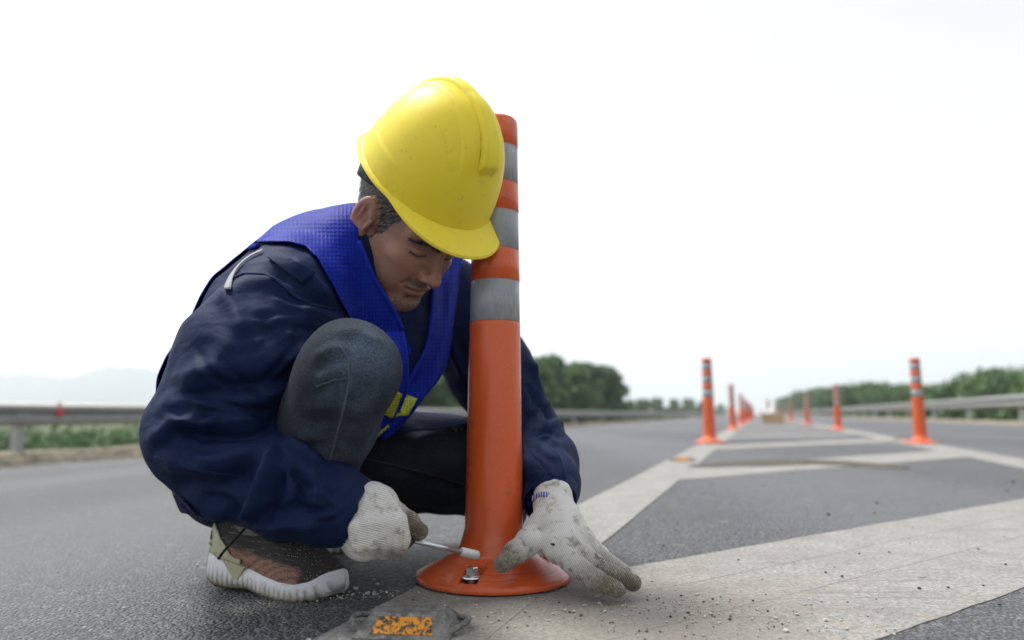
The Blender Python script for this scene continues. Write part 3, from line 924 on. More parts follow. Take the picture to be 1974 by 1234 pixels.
def build_head():
    h = .0021
    V = Vol((-.11, -.13, -.19), (.11, .14, .16), h)
    V.ell((0, -.014, .048), (.076, .097, .088), 0)
    V.ell((0, .030, -.018), (.063, .064, .080), .03)
    for s in (-1, 1):
        V.cone((s * .052, .004, -.048), .024, (s * .018, .074, -.090), .018, .022)       # jaw
        V.ell((s * .043, .060, -.014), (.021, .022, .017), .018)                            # cheekbone
        V.ell((s * .036, .064, -.045), (.020, .020, .026), .02)                             # cheek
        V.cone((s * .012, .086, .0285), .0095, (s * .046, .068, .027), .009, .014)          # brow ridge
    V.ell((0, .074, .058), (.050, .026, .036), .03)                                        # forehead
    V.ell((0, .078, -.090), (.022, .020, .017), .014)                                       # chin
    V.cone((0, .080, -.050), .017, (0, .082, -.064), .017, .016)                            # muzzle
    for s in (-1, 1):
        V.ell((s * .032, .097, .0095), (.020, .017, .0125), .010, 'sub')                   # eye socket
        V.ell((s * .0315, .0755, .0085), (.0150, .0135, .0115), .005)                       # lidded eye
        V.cone((s * .020, .0905, .0052), .0012, (s * .0445, .0790, .0035), .0012, .003, 'sub')    # lid line
        V.cone((s * .021, .0880, .0150), .0012, (s * .0445, .0800, .0140), .0012, .004, 'sub')    # lid crease
    V.cone((0, .087, .022), .0075, (0, .1085, -.020), .0095, .010)                          # nose bridge
    V.ell((0, .1105, -.0245), (.0115, .0115, .0100), .007)                                   # tip
    for s in (-1, 1):
        V.ell((s * .0130, .0990, -.0275), (.0078, .0100, .0078), .005)                      # wings
        V.ell((s * .0062, .1050, -.0360), (.0026, .0040, .0024), .002, 'sub')               # nostrils
        V.cone((s * .0195, .0970, -.0250), .0016, (s * .0330, .0830, -.0520), .0016, .007, 'sub')  # laugh line
    V.cone((-.0030, .0975, -.0385), .0020, (0, .0965, -.0440), .0020, .004, 'sub')          # philtrum
    V.ell((0, .0925, -.0505), (.0230, .0085, .0055), .005)                                   # lips
    V.ell((0, .0915, -.0605), (.0190, .0085, .0060), .005)
    V.cone((-.023, .0885, -.0580), .0014, (0, .1015, -.0548), .0016, .003, 'sub')
    V.cone((.023, .0885, -.0580), .0014, (0, .1015, -.0548), .0016, .003, 'sub')
    V.ell((0, .097, -.0745), (.020, .008, .005), .008, 'sub')                                # chin crease
    for s in (-1, 1):                                                                       # ears
        a = R(20) * s
        M = np.array([[math.cos(a), -math.sin(a), 0], [math.sin(a), math.cos(a), 0], [0, 0, 1]])
        V.ell((s * .0800, -.010, .002), (.0070, .0200, .0330), .006, 'add', M)
        V.ell((s * .0775, -.004, -.026), (.0065, .0100, .0130), .005)
        V.ell((s * .0880, -.007, .006), (.0078, .0120, .0200), .003, 'sub', M)
        V.ell((s * .0820, .002, -.003), (.0060, .0070, .0100), .004, 'sub')
        V.cone((s * .080, .008, -.002), .0040, (s * .080, .007, -.010), .0035, .003)          # tragus
        V.cone((s * .0830, -.012, .018), .0026, (s * .0825, -.014, -.012), .0026, .003)       # antihelix
    V.cone((0, -.022, -.035), .058, (0, -.060, -.135), .058, .03)                           # neck
    V.cone((.028, .012, -.070), .012, (.012, .015, -.14), .012, .02)                        # sternomastoid
    v, f = V.mesh(); v = relax(v, f, 1, .35)
    return v, f
hv, hfc = build_head()
head_local = hv.copy()
head_world = hv @ HM.T + HO

# ---- the rest of the body, worn under the clothes
SH_R, EL_R, WR_R = P(530, 575, 1.03), P(392, 845, .97), P(678, 988, .915)
SH_L, EL_L, WR_L = P(872, 575, 1.32), P(1018, 848, 1.33), P(1068, 965, 1.10)
PELV, HIP_R, HIP_L = P(480, 890, 1.21), P(495, 885, 1.18), P(540, 880, 1.30)
KN_R, AN_R = P(680, 716, .875), P(548, 1015, 1.05)
KN_L, AN_L = P(957, 935, 1.40), P(590, 975, 1.43)
NECK = hw((0, -.065, -.15)); CHEST = P(590, 590, 1.16)
def build_body():
    V = Vol((-.72, .72, -.05), (.2, 1.6, .75), .007)
    V.chain([PELV, P(500, 740, 1.19), CHEST, P(640, 505, 1.14), NECK], [.105, .10, .11, .075, .055], .03)
    V.cone(SH_R, .055, SH_L, .055, .04)
    V.chain([SH_R, EL_R, P(540, 925, .93), WR_R], [.048, .038, .036, .026], .02)
    V.chain([SH_L, EL_L, WR_L], [.048, .036, .0255], .02)
    V.chain([HIP_R, P(610, 800, 1.08), KN_R, P(600, 880, .98), P(556, 965, 1.06)], [.070, .055, .046, .042, .030], .02)
    V.chain([HIP_L, P(880, 892, 1.38), P(950, 915, 1.40), P(850, 932, 1.42), P(720, 942, 1.43), P(605, 965, 1.43)], [.070, .055, .045, .036, .038, .030], .015)
    # hands inside the gloves
    V.cone(WR_R, .026, P(730, 1005, .925), .030, .01)
    V.cone(WR_L, .0255, P(1085, 1035, 1.06), .028, .01)
    return V.mesh()
bv_, bf_ = build_body()
allv = np.vstack([head_world, bv_]); allf = np.vstack([hfc, bf_ + len(head_world)])
def mat_skin():
    t = NT('skin'); p = t.attr('lp', 'Vector')
    s = t.xyz(p)
    n = t.noise(p, 45, 5, .65); n2 = t.noise(p, 320, 3, .6); n3 = t.noise(p, 16, 3)
    c = t.mix(n, (.29, .150, .100), (.40, .225, .158))
    c = t.mix(t.rng(n3, .45, .7, 0, .45), c, (.20, .095, .062))
    red = t.attr('red'); dark = t.attr('stubble'); brow = t.attr('lash'); lip = t.attr('lip')
    c = t.mix(t.math('MULTIPLY', red, .45), c, (.40, .15, .10))
    c = t.mix(t.math('MULTIPLY', lip, .6), c, (.24, .09, .075))
    c = t.mix(t.math('MULTIPLY', dark, t.rng(n2, .3, .65, .4, .85)), c, (.045, .036, .032))
    c = t.mix(brow, c, (.02, .016, .014))
    c = t.mix(t.math('MULTIPLY', t.attr('scalp'), .8), c, (.045, .040, .037))
    h = t.math('ADD', t.math('MULTIPLY', n2, .5), t.math('MULTIPLY', t.noise(t.mapping(p, scale=(1, 1, 2.4)), 70, 5, .65), 1.6))
    return t.done(c, .46, t.bump(h, .6, .0018), spec=.4, Subsurface_Weight=.06, Subsurface_Scale=.01)
M_SKIN = mat_skin()
body = pobj('body', (allv, allf, True), M_SKIN)
lp = np.zeros((len(allv), 3)); lp[:len(hv)] = hv; lp[len(hv):] = bv_
a = body.data.attributes.new('lp', 'FLOAT_VECTOR', 'POINT'); a.data.foreach_set('vector', lp.astype(np.float32).ravel())
x, y, z = hv.T
ax = np.abs(x)
g = lambda cx_, cy_, cz_, r_: np.exp(-(((ax - cx_) ** 2 + (y - cy_) ** 2 + (z - cz_) ** 2) / r_ ** 2))
def full(a): return np.concatenate([np.clip(a, 0, 1), np.zeros(len(bv_))])
set_attr(body, 'red', full(g(0, .11, -.025, .018) + .8 * g(.082, -.01, 0, .03) + .5 * g(.045, .07, -.02, .022)))
set_attr(body, 'stubble', full(1.25 * np.exp(-((z + .0430) / .0060) ** 2) * np.clip((.030 - ax) / .006, 0, 1) * (y > .070) + .55 * np.exp(-((z + .085) / .014) ** 2) * (y > .055) * (ax < .03) + .3 * (z < -.06) * (y > .02) * np.exp(-((z + .09) / .03) ** 2)))
lashd, _, _ = polydist(np.stack([ax, z], 1), [(.019, .0052), (.031, .0028), (.046, .0030)])
set_attr(body, 'lash', full(1.0 * np.exp(-(lashd / .0019) ** 2) * (y > .06)))
set_attr(body, 'lip', full(np.exp(-((z + .056) / .008) ** 2) * (ax < .024) * (y > .085)))

# ---- hair: short grey-black strokes over temples, sideburns and nape, and the eyebrows
def mat_hair():
    t = NT('short_hair'); i = t.new('ShaderNodeNewGeometry').outputs['Random Per Island']
    c = t.ramp(i, [(.0, (.012, .011, .010)), (.55, (.03, .028, .026)), (.8, (.12, .115, .11)), (1.0, (.34, .33, .32))])
    return t.done(c, .5, spec=.3)
M_HAIR = mat_hair()
def strokes(local_pts, nrm, dirs, length, width, lift):
    mb_v, mb_f = [], []
    for p, n_, d in zip(local_pts, nrm, dirs):
        d = d - n_ * (d @ n_); d /= np.linalg.norm(d) + 1e-9
        s = np.cross(n_, d); L = length * rng.uniform(.7, 1.3); w = width * rng.uniform(.7, 1.2)
        k = len(mb_v); up = n_ * lift * rng.uniform(.3, 1.2)
        mb_v += [p + n_ * .0004 - s * w, p + n_ * .0004 + s * w, p + d * L * .6 + up * .7 + s * w * .7, p + d * L * .6 + up * .7 - s * w * .7, p + d * L + up]
        mb_f += [(k, k + 1, k + 2, k + 3), (k + 3, k + 2, k + 4)]
    return np.array(mb_v), mb_f
hn_ = normals(hv, hfc)
near_ear = ((ax > .062) & (((y + .008) / .024) ** 2 + ((z - .0) / .036) ** 2 < 1)) | (ax > .0795)
hair_edge = np.interp(y, [-.12, -.07, -.035, .016, .022, .034, .040, .060], [-.045, -.045, -.030, -.022, -.002, .004, .030, .050])
hm = (z > hair_edge + .004 * np.sin(y * 400)) & (z < .12) & (y < .046) & ~near_ear & (ax + np.maximum(0, -y) > .03)
set_attr(body, 'scalp', full(hm.astype(float)))
ids = rng.choice(np.where(hm)[0], 16000)
dr = np.stack([np.zeros(len(ids)), -.55 + 0 * ids, -.75 + 0 * ids], 1) + rng.normal(0, .22, (len(ids), 3))
sv_, sf_ = strokes(hv[ids] + rng.normal(0, .0008, (len(ids), 3)), hn_[ids], dr, .0085, .00035, .0022)
hair = pobj('hair', (sv_ @ HM.T + HO, sf_, False), M_HAIR)
bd, bt, _ = polydist(np.stack([ax, z], 1), [(.014, .026), (.032, .0315), (.052, .0235)])
em = (bd < .0042 * (1.1 - .6 * bt)) & (y > .05)
ids = rng.choice(np.where(em)[0], 1500)
dr = np.stack([np.sign(hv[ids, 0]) * 1.0, 0 * ids, .15 - .5 * bt[ids]], 1) + rng.normal(0, .25, (len(ids), 3))
sv_, sf_ = strokes(hv[ids] + rng.normal(0, .0006, (len(ids), 3)), hn_[ids], dr, .007, .00030, .0010)
pobj('eyebrows', (sv_ @ HM.T + HO, sf_, False), M_HAIR)

# ---- hard hat
def mat_helmet():
    t = NT('yellow_helmet_plastic'); p = t.coord()
    n = t.noise(p, 12, 4)
    c = t.mix(n, (.78, .60, .020), (.83, .67, .034))
    c = t.mix(t.rng(t.noise(p, 40, 5, .7), .56, .72, 0, .35), c, (.50, .40, .08))
    c = t.mix(t.rng(t.noise(t.mapping(p, rot=(.4, .2, .8), scale=(1, .08, 1)), 90, 3, .6), .66, .70, 0, .4), c, (.42, .33, .07))
    sc = t.noise(t.mapping(p, scale=(1, .1, .5)), 240, 3)
    return t.done(c, t.rng(n, .3, .7, .42, .54), t.bump(t.math('ADD', t.noise(p, 22, 3), t.math('MULTIPLY', sc, .25)), .04, .002), spec=.45)
M_HELM = mat_helmet()
HAT_R = np.array([[.984, .0079, .178], [-.0252, .9951, .0955], [-.1764, -.0984, .9794]])    # how the helmet sits on the head
HAT_O = np.array([-.0082, -.0136, .0761])
def hat(p): return HO + HM / .95 @ (HAT_O + .8842 * (HAT_R @ np.array(p, float)))
def sm(a, b, x): 
    t_ = np.clip((x - a) / (b - a), 0, 1); return t_ * t_ * (3 - 2 * t_)
def helmet():
    na, nr = 320, 120
    A = np.linspace(0, 2 * math.pi, na, endpoint=False)
    T = np.concatenate([np.linspace(.004, .90, 92), 1 + np.linspace(0, 1, nr - 92)])
    v = np.zeros((nr, na, 3))
    ca, sa = np.cos(A), np.sin(A)                          # +1 = front (y)
    rx, ry = .1085, np.where(ca > 0, .130, .134)
    peak = np.clip((ca - .30) / .70, 0, 1); peak = peak * peak * (3 - 2 * peak)
    rear = np.clip(-ca, 0, 1) ** 2
    for i, t_ in enumerate(T):
        th = min(t_, .90) * math.pi / 2
        rr = math.sin(th) ** .88
        x_ = rx * sa * rr; y_ = ry * ca * rr
        z_ = .166 * (math.cos(th) ** .92 - .15) / .85 + 0 * A
        nrm = np.stack([x_ / rx ** 2, y_ / ry ** 2, z_ / .15 ** 2], 1); nrm /= np.linalg.norm(nrm, axis=1, keepdims=True)
        # raised centre comb ending in a beak at the front, a shoulder line each side
        yy = y_ / ry
        along = sm(-.90, -.74, yy) * (1 - sm(.74, .80, yy))
        halfw = .0075 + .009 * np.clip(yy, 0, 1) ** 2
        comb = sm(halfw + .0035, halfw - .0015, np.abs(x_)) * .0078 * along * (1 + .9 * np.clip(yy, 0, 1))
        edge = .034 + .010 * yy
        side = .0030 * sm(edge + .003, edge - .001, np.abs(x_)) * sm(-.95, -.75, yy) * (1 - sm(.62, .84, yy))
        skirt = .0016 * sm(.745, .765, min(t_, .9)) * sm(.35, .05, ca)
        p = np.stack([x_, y_, z_], 1) + nrm * (comb + side + skirt)[:, None]
        if t_ >= 1:                                        # the brim: narrow at the sides, a peak in front
            k = t_ - 1
            wd = .0075 + .006 * rear + .040 * peak
            fl = wd * (k - .12 * math.sin(math.pi * k))
            p[:, 0] += sa * fl * (1 - .45 * peak); p[:, 1] += ca * fl
            p[:, 2] -= (.004 + .004 * rear) * k + peak * (.004 * k + .010 * k * k)
        p[:, 2] -= .010 * rear * sm(.5, .9, min(t_, .9))
        v[i] = p
    f = gridfaces(nr, na, True).tolist()
    v = v.reshape(-1, 3)
    top = len(v); v = np.vstack([v, [[0, 0, .166 + .0085 + .003]]])
    f += [(top, (k + 1) % na, k) for k in range(na)]
    # rolled bead round the rim
    v = np.array([hat(p) for p in v])
    return v, f, nr, na
Hv, Hf, nr_, na_ = helmet()
Hf = [q[::-1] for q in Hf]
hatO = pobj('hard_hat', (Hv, Hf, True), M_HELM); thicken(hatO, .0028, -1)
rim = Hv[(nr_ - 1) * na_:nr_ * na_]
mb = MB(); mb.tube(list(rim) + [rim[0], rim[1]], .0021, 8, cap=False); pobj('rim_bead', mb.mesh('rim_bead'), M_HELM, hatO)
M_STRAP = simple('grey_black_webbing', (.03, .032, .033), .8, var=.4, bumpscale=200)
# nape strap of the harness, hanging out under the rim
def band(pts, wid, updir, thick=.002):
    v, f = [], []
    c = crom(np.array(pts, float), np.linspace(0, 1, 28))
    for i, p in enumerate(c):
        u_ = np.array(updir, float)
        v += [p - u_ * wid / 2, p + u_ * wid / 2]
    return np.array([hw(p) for p in v]), gridfaces(len(c), 2)
b1 = band([(.074, -.020, .058), (.0755, -.050, .053), (.066, -.082, .046), (.040, -.104, .040), (0, -.112, .038), (-.040, -.104, .040), (-.074, -.070, .048)], .027, (0, -.25, .97))
thicken(pobj('nape_strap', (b1[0], b1[1], True), M_STRAP, hatO), .003, 0)
b2 = band([(.074, .034, .070), (.0775, .0, .064), (.0775, -.04, .060), (.070, -.080, .058)], .010, (0, -.2, .98))
thicken(pobj('harness_band', (b2[0], b2[1], True), M_STRAP, hatO), .003, 0)
# ------------------------------------------------------------------ jacket
def jacket_vol(extra=0.0, h=.0038, arms=True):
    V = Vol((-.78, .70, -.02), (.22, 1.62, .75), h)
    e = extra
    V.chain([P(475, 890, 1.22), P(480, 760, 1.20), P(560, 630, 1.17), P(630, 535, 1.145), P(690, 482, 1.12)], [.115 + e, .120 + e, .120 + e, .090 + e, .066 + e], .05)
    V.ell(P(700, 640, 1.20), (.13 + e, .10 + e, .15 + e), .05)                 # chest bent over the knee
    V.cone(P(570, 580, 1.07), .078 + e, P(800, 560, 1.27), .072 + e, .05)      # shoulder girdle
    if arms:
        V.chain([P(555, 590, 1.02), P(488, 700, .965), P(402, 836, .950)], [.084, .089, .0755], .035)
        V.chain([P(402, 836, .950), P(478, 898, .930), P(562, 942, .905), P(632, 968, .902), P(668, 984, .904)], [.0755, .067, .058, .047, .0385], .018)
        V.chain([P(860, 575, 1.31), P(945, 715, 1.33), P(1012, 845, 1.325)], [.078, .070, .066], .03)
        V.chain([P(1012, 845, 1.325), P(1042, 890, 1.24), P(1056, 935, 1.16), P(1060, 957, 1.125)], [.066, .060, .046, .0375], .02)
    return V
VJ = jacket_vol()
# open the cuffs and the neck
def cut_ball(V, p, r): V.ell(p, (r, r, r), .002, 'sub')
V_ = VJ
V_.cone(P(676, 987, .905), .0335, P(730, 1004, .91), .045, .002, 'sub')
V_.cone(P(1062, 968, 1.105), .0330, P(1070, 1010, 1.05), .045, .002, 'sub')
jv, jf = VJ.mesh(); jv = relax(jv, jf, 2, .5)
# fabric slackness: broad soft lumps
def lumps(v, f, amp, scale, seed):
    r = np.random.default_rng(seed); n = normals(v, f); d = np.zeros(len(v))
    for _ in range(14):
        k = r.standard_normal(3) * scale; d += np.sin(v @ k + r.uniform(0, 6.28))
    return v + n * (amp * d / 3.7)[:, None]
jv = lumps(jv, jf, .0022, 28, 1)
JF = [  # (line in photo pixels, half width px, height mm)
    # right sleeve, folds radiating from the elbow and the arm pit
    ([(300, 800), (370, 770), (460, 770), (560, 740)], 24, 7), ([(290, 850), (350, 815), (440, 812), (520, 822)], 18, 8),
    ([(330, 740), (400, 715), (500, 705), (590, 670)], 26, 5), ([(320, 830), (400, 840), (480, 835), (545, 810)], 15, -8),
    ([(340, 775), (430, 750), (520, 740), (600, 700)], 14, -5), ([(420, 560), (455, 600), (470, 650)], 18, 4), ([(500, 600), (540, 660), (560, 720)], 20, -4),
    ([(300, 880), (380, 900), (460, 880), (520, 860)], 22, 6), ([(330, 925), (420, 940), (500, 900)], 20, -5),
    # forearm: the bunched fold at the inside of the elbow and creases to the cuff
    ([(530, 860), (515, 910), (500, 960), (470, 1010)], 13, 9), ([(545, 850), (585, 872), (620, 905)], 11, 7), ([(545, 900), (535, 950), (505, 1015)], 11, -8),
    ([(560, 900), (585, 935), (575, 975)], 10, -6), ([(600, 905), (612, 945), (606, 985)], 10, 5), ([(520, 1000), (570, 975), (620, 990)], 11, -5), ([(480, 1020), (550, 1010), (620, 1015)], 9, 4),
    # shoulder
    ([(430, 575), (480, 545), (540, 545), (585, 560)], 14, 4), ([(520, 520), (575, 555), (620, 590), (650, 600)], 12, -5), ([(560, 500), (600, 540), (640, 580)], 12, 4),
    ([(575, 600), (620, 600), (660, 625)], 14, 5), ([(560, 640), (600, 640), (640, 650)], 14, -5), ([(450, 640), (420, 700), (360, 760)], 26, 4),
    # left sleeve
    ([(1016, 690), (1040, 720), (1058, 770)], 7, 4), ([(1015, 740), (1045, 790), (1062, 825)], 8, -4), ([(1018, 790), (1050, 815), (1088, 820)], 8, 6), ([(1020, 838), (1060, 826), (1095, 845)], 9, -5),
    ([(1035, 850), (1070, 880), (1090, 930)], 7, 4), ([(1015, 870), (1040, 890), (1062, 935)], 7, -4), ([(1018, 920), (1050, 912), (1085, 930)], 6, 3), ([(1020, 700), (1048, 760)], 5, 3),
    ([(865, 640), (880, 690), (900, 740)], 10, 4),
    # seat
    ([(345, 955), (390, 985), (440, 1000)], 12, 4), ([(380, 960), (440, 970), (480, 1010)], 12, -4),
]
fr = np.random.default_rng(21)
def fan(cx_, cy_, a0, a1, n, l0, l1, w, mm, bend=.25):
    """creases that fan out from a bend in the sleeve, ridge next to hollow"""
    out = []
    for i in range(n):
        a = R(a0 + (a1 - a0) * (i + fr.uniform(.2, .8)) / n); L = fr.uniform(l0, l1); s = fr.uniform(18, 45); b = fr.normal(0, bend)
        pts = [(cx_ + math.cos(a + b * t_) * (s + L * t_), cy_ + math.sin(a + b * t_) * (s + L * t_)) for t_ in np.linspace(0, 1, 6)]
        k = fr.uniform(.6, 1.2)
        out.append((pts, w * fr.uniform(.8, 1.3), mm * k))
        nx, ny = -math.sin(a) * w * 1.6, math.cos(a) * w * 1.6
        out.append(([(x_ + nx, y_ + ny) for x_, y_ in pts], w * .8, -mm * k * .8))
    return out
JX = fan(560, 800, 150, 215, 7, 120, 260, 8, 4.2) + fan(640, 620, 130, 205, 6, 60, 170, 8, 3.6) + fan(690, 985, 150, 215, 6, 40, 130, 6, 3.0) + fan(1000, 830, -75, 75, 8, 40, 85, 5, 3.0) + fan(330, 850, -60, 40, 5, 50, 140, 8, 3.4)
jv = folds(jv, jf, [(a, w * .9, h * 2.0) for a, w, h in JF] + JX)
jv = lumps(jv, jf, .0006, 110, 5)
def mat_cloth(name, dark, light, scale=700, bumpd=.0006, rough=.85, sheen=.25, dust=0.0):
    t = NT(name); p = t.geo()
    n = t.noise(p, 9, 5, .6); n2 = t.noise(p, 90, 4, .65)
    c = t.mix(t.math('MULTIPLY', t.math('ADD', n, n2), .5), dark, light)
    w = t.noise(p, 900, 2, .5)
    c = t.mix(t.rng(w, .45, .75, 0, .5), c, tuple(min(1, x * 1.9) for x in light))
    if dust: c = t.mix(t.rng(t.noise(p, 20, 6, .7), .55, .75, 0, dust), c, (.16, .15, .14))
    h = t.math('ADD', t.math('MULTIPLY', w, .25), t.math('ADD', n2, t.math('MULTIPLY', t.noise(p, 260, 3), .4)))
    # creases: two families of long soft ridges
    cr = t.math('ADD', t.noise(t.mapping(p, rot=(.3, .5, .2), scale=(1, 1, 2.0)), 7, 1.5, .4, .8), t.math('MULTIPLY', t.noise(t.mapping(p, rot=(.2, -.7, 0), scale=(1, 1, 2.2)), 15, 2, .45, .6), .6))
    cb = t.bump(cr, .33, .022)
    return t.done(c, rough, t.bump(h, .5, bumpd * 2, cb), spec=.12, Sheen_Weight=sheen, Sheen_Roughness=.5)
M_JACK = mat_cloth('navy_twill', (.0028, .0078, .028), (.0058, .0155, .055), rough=.68, sheen=0.0)
jacket = pobj('jacket', (jv, jf, True), M_JACK)
JB = bvh_of(jv, jf)
M_STITCH = simple('navy_thread', (.03, .045, .10), .8)
# raised seams: sleeve head, yoke, cuff edges
def seam(name, pts, bvh, r, mat, parent, lift=.0006, step=5):
    q = hits(bvh, pts, lift, step)
    if len(q) < 3: return None
    # smooth and drop jumps
    keep = [q[0]]
    for p in q[1:]:
        if np.linalg.norm(p - keep[-1]) < .03: keep.append(p)
    q = np.array(keep)
    for _ in range(2): q[1:-1] = (q[:-2] + 2 * q[1:-1] + q[2:]) / 4
    mb = MB(); mb.tube(list(q), r, 6)
    return pobj(name, mb.mesh(name), mat, parent)
seam('shoulder_seam', [(438, 545), (470, 528), (515, 530), (540, 548), (570, 575), (610, 592), (655, 596)], JB, .0022, M_JACK, jacket)
seam('sleeve_seam', [(300, 880), (370, 905), (450, 915), (500, 930)], JB, .0016, M_JACK, jacket)
# epaulette tab on the shoulder
def surface_patch(name, poly_px, bvh, lift, mat, parent, thick=.0015, n=14):
    """a cloth piece laid on a surface: quad of pixels"""
    a, b, c, d = [np.array(q, float) for q in poly_px]
    v = []; ok = True
    for i in range(n):
        for j in range(n):
            s, t_ = i / (n - 1), j / (n - 1)
            q = (a * (1 - s) + b * s) * (1 - t_) + (d * (1 - s) + c * s) * t_
            h = hit(bvh, q[0], q[1], lift)
            v.append(h if h is not None else (v[-1] if v else np.zeros(3)))
    v = np.array(v); f = gridfaces(n, n)
    v = relax_grid(v, n, n)
    o = pobj(name, (v, f, True), mat, parent); thicken(o, thick, 0); return o
def relax_grid(v, nu, nv, k=2):
    g_ = v.reshape(nu, nv, 3).copy()
    for _ in range(k):
        g_[1:-1, 1:-1] = (g_[:-2, 1:-1] + g_[2:, 1:-1] + g_[1:-1, :-2] + g_[1:-1, 2:]) / 4
    return g_.reshape(-1, 3)
surface_patch('epaulette', [(517, 500), (535, 484), (607, 528), (584, 548)], JB, .0035, M_JACK, jacket)
surface_patch('hem_flap', [(338, 950), (356, 958), (385, 990), (352, 984)], JB, .004, M_JACK, jacket)

# collar: a standing band round the neck, open in front
cv = []
nk = 40
for i in range(nk):
    a = R(-150 + 300 * i / (nk - 1)) + R(180)
    for k, (rr, zz) in enumerate(((.060, -.165), (.062, -.140), (.063, -.118), (.066, -.112), (.069, -.122), (.072, -.150))):
        cv.append(hw((rr * math.sin(a) * 1.0, -.055 + rr * math.cos(a) * 1.05 - .25 * (zz + .15), zz + .010 * math.cos(a))))
collar = pobj('collar', (np.array(cv), gridfaces(nk, 6), True), M_JACK, jacket); thicken(collar, .002, 0)

# hem of the jacket front lying over the far thigh
hv2, hf2 = patch([[(765, 800, 1.26), (800, 795, 1.29), (850, 798, 1.32), (908, 806, 1.35)], [(765, 818, 1.20), (800, 812, 1.225), (850, 810, 1.26), (904, 811, 1.30)], [(765, 836, 1.17), (800, 830, 1.185), (848, 827, 1.22), (900, 817, 1.27)]], 16, 30)
M_JACK_L = mat_cloth('navy_twill_hem', (.016, .026, .066), (.024, .037, .090), sheen=.1)
thicken(pobj('front_hem', (hv2, hf2, True), M_JACK, jacket), .003, 0)
# cuffs: turned bands
def ring(p, q, r0, r1, name, mat, parent, n=40, bulge=.001):
    p, q = np.array(p), np.array(q); d = q - p; L = np.linalg.norm(d); d /= L
    a = np.cross(d, [0, 0, 1.]); a /= np.linalg.norm(a); b = np.cross(a, d)
    v = []; m = 12
    for i in range(m):
        t_ = i / (m - 1); r = r0 + (r1 - r0) * t_ + bulge * math.sin(math.pi * t_)
        for k in range(n):
            w = 2 * math.pi * k / n; rk = r * (1 + .035 * math.sin(3 * w + 1) + .02 * math.sin(5 * w))
            v.append(p + d * L * t_ + rk * (a * math.cos(w) + b * math.sin(w)))
    o = pobj(name, (np.array(v), gridfaces(m, n, True), True), mat, parent); thicken(o, .0025, 0); return o
ring(P(640, 969, .903), P(686, 990, .905), .0440, .0405, 'cuff', M_JACK, jacket)
ring(P(1058, 938, 1.155), P(1061, 972, 1.105), .0440, .0375, 'cuff', M_JACK, jacket)
hb = P(1093, 951, 1.10); MB().tube([hb, hb + np.array([.004, -.004, 0])], .0045, 12)
t = NT('button'); M_BTN = t.done((.45, .46, .47), .3, None, .8)
mb = MB(); mb.tube([P(1086, 957, 1.078), P(1087, 957.5, 1.073)], [.0042, .0036], 14); pobj('button', mb.mesh('button'), M_BTN, jacket)

# ------------------------------------------------------------------ jeans
V = Vol((-.72, .70, -.02), (.2, 1.6, .45), .0045)
V.chain([P(490, 890, 1.20), P(610, 800, 1.08), P(674, 716, .876)], [.095, .068, .0600], .012)
V.chain([P(674, 716, .876), P(638, 800, .915), P(598, 900, .975), P(560, 965, 1.035), P(545, 990, 1.07)], [.0600, .0590, .059, .050, .041], .012)
V.chain([P(520, 880, 1.29), P(720, 878, 1.33), P(880, 892, 1.38), P(952, 905, 1.40)], [.10, .088, .080, .066], .02)
V.chain([P(952, 925, 1.405), P(850, 935, 1.42), P(720, 945, 1.43), P(600, 970, 1.43)], [.070, .050, .052, .045], .012)
V.ell(P(965, 975, 1.42), (.050, .055, .060), .03)
V.ell(P(486, 916, 1.22), (.100, .11, .078), .04)
tv, tf = V.mesh(); tv = relax(tv, tf, 2, .5); tv = lumps(tv, tf, .0014, 40, 8)
tv = folds(tv, tf, [(a, w, 1.7 * h) for a, w, h in [
    ([(605, 690), (640, 672), (664, 672)], 9, 2.2), ([(612, 735), (640, 718), (668, 712)], 9, 2.2), ([(608, 712), (640, 695), (668, 690)], 7, -2), ([(600, 765), (640, 742), (680, 735)], 10, -2),
    ([(585, 790), (640, 780), (700, 790)], 14, 3), ([(690, 700), (660, 790), (625, 900)], 5, 2.5), ([(560, 880), (600, 860), (660, 880)], 10, -3), ([(720, 800), (690, 880), (670, 930)], 12, 2),
    ([(700, 882), (800, 905), (900, 932)], 4, 3), ([(790, 850), (850, 842), (900, 850)], 10, 4), ([(780, 940), (840, 925), (900, 945)], 10, -4), ([(720, 905), (800, 930), (880, 955)], 12, 3),
    ([(745, 700), (735, 760), (715, 820)], 9, -2.5), ([(610, 830), (650, 815), (700, 830)], 10, 2.5), ([(590, 870), (640, 850), (700, 865)], 9, -2.5), ([(640, 640), (690, 640), (740, 665)], 10, 2)]])
def mat_jeans():
    t = NT('faded_denim'); p = t.geo()
    n = t.noise(p, 7, 5, .6); n2 = t.rng(t.noise(p, 480, 3, .7), .3, .7); fade_highlight = t.attr('fade_highlight')
    c = t.mix(n2, (.008, .011, .017), (.021, .028, .039))
    c2 = t.mix(n2, (.040, .060, .090), (.105, .140, .190))
    c = t.mix(t.math('MULTIPLY', fade_highlight, t.rng(n, .35, .65, .1, 1.0)), c, c2)
    tw = t.wave(t.mapping(p, rot=(.4, .3, .9)), 260, 2, 3, 'DIAGONAL')
    c = t.mix(t.math('MULTIPLY', tw, .07), c, (.09, .115, .15))
    h = t.math('ADD', t.math('MULTIPLY', tw, .4), t.math('ADD', n2, t.math('MULTIPLY', t.noise(p, 420, 3), .6)))
    return t.done(c, .9, t.bump(h, .7, .0012), spec=.15, Sheen_Weight=.02)
jeans = pobj('jeans', (tv, tf, True), mat_jeans())
def dseg(v, a, b):
    ba = b - a; t_ = np.clip(((v - a) @ ba) / (ba @ ba), 0, 1); return np.linalg.norm(v - a - t_[:, None] * ba, axis=1)
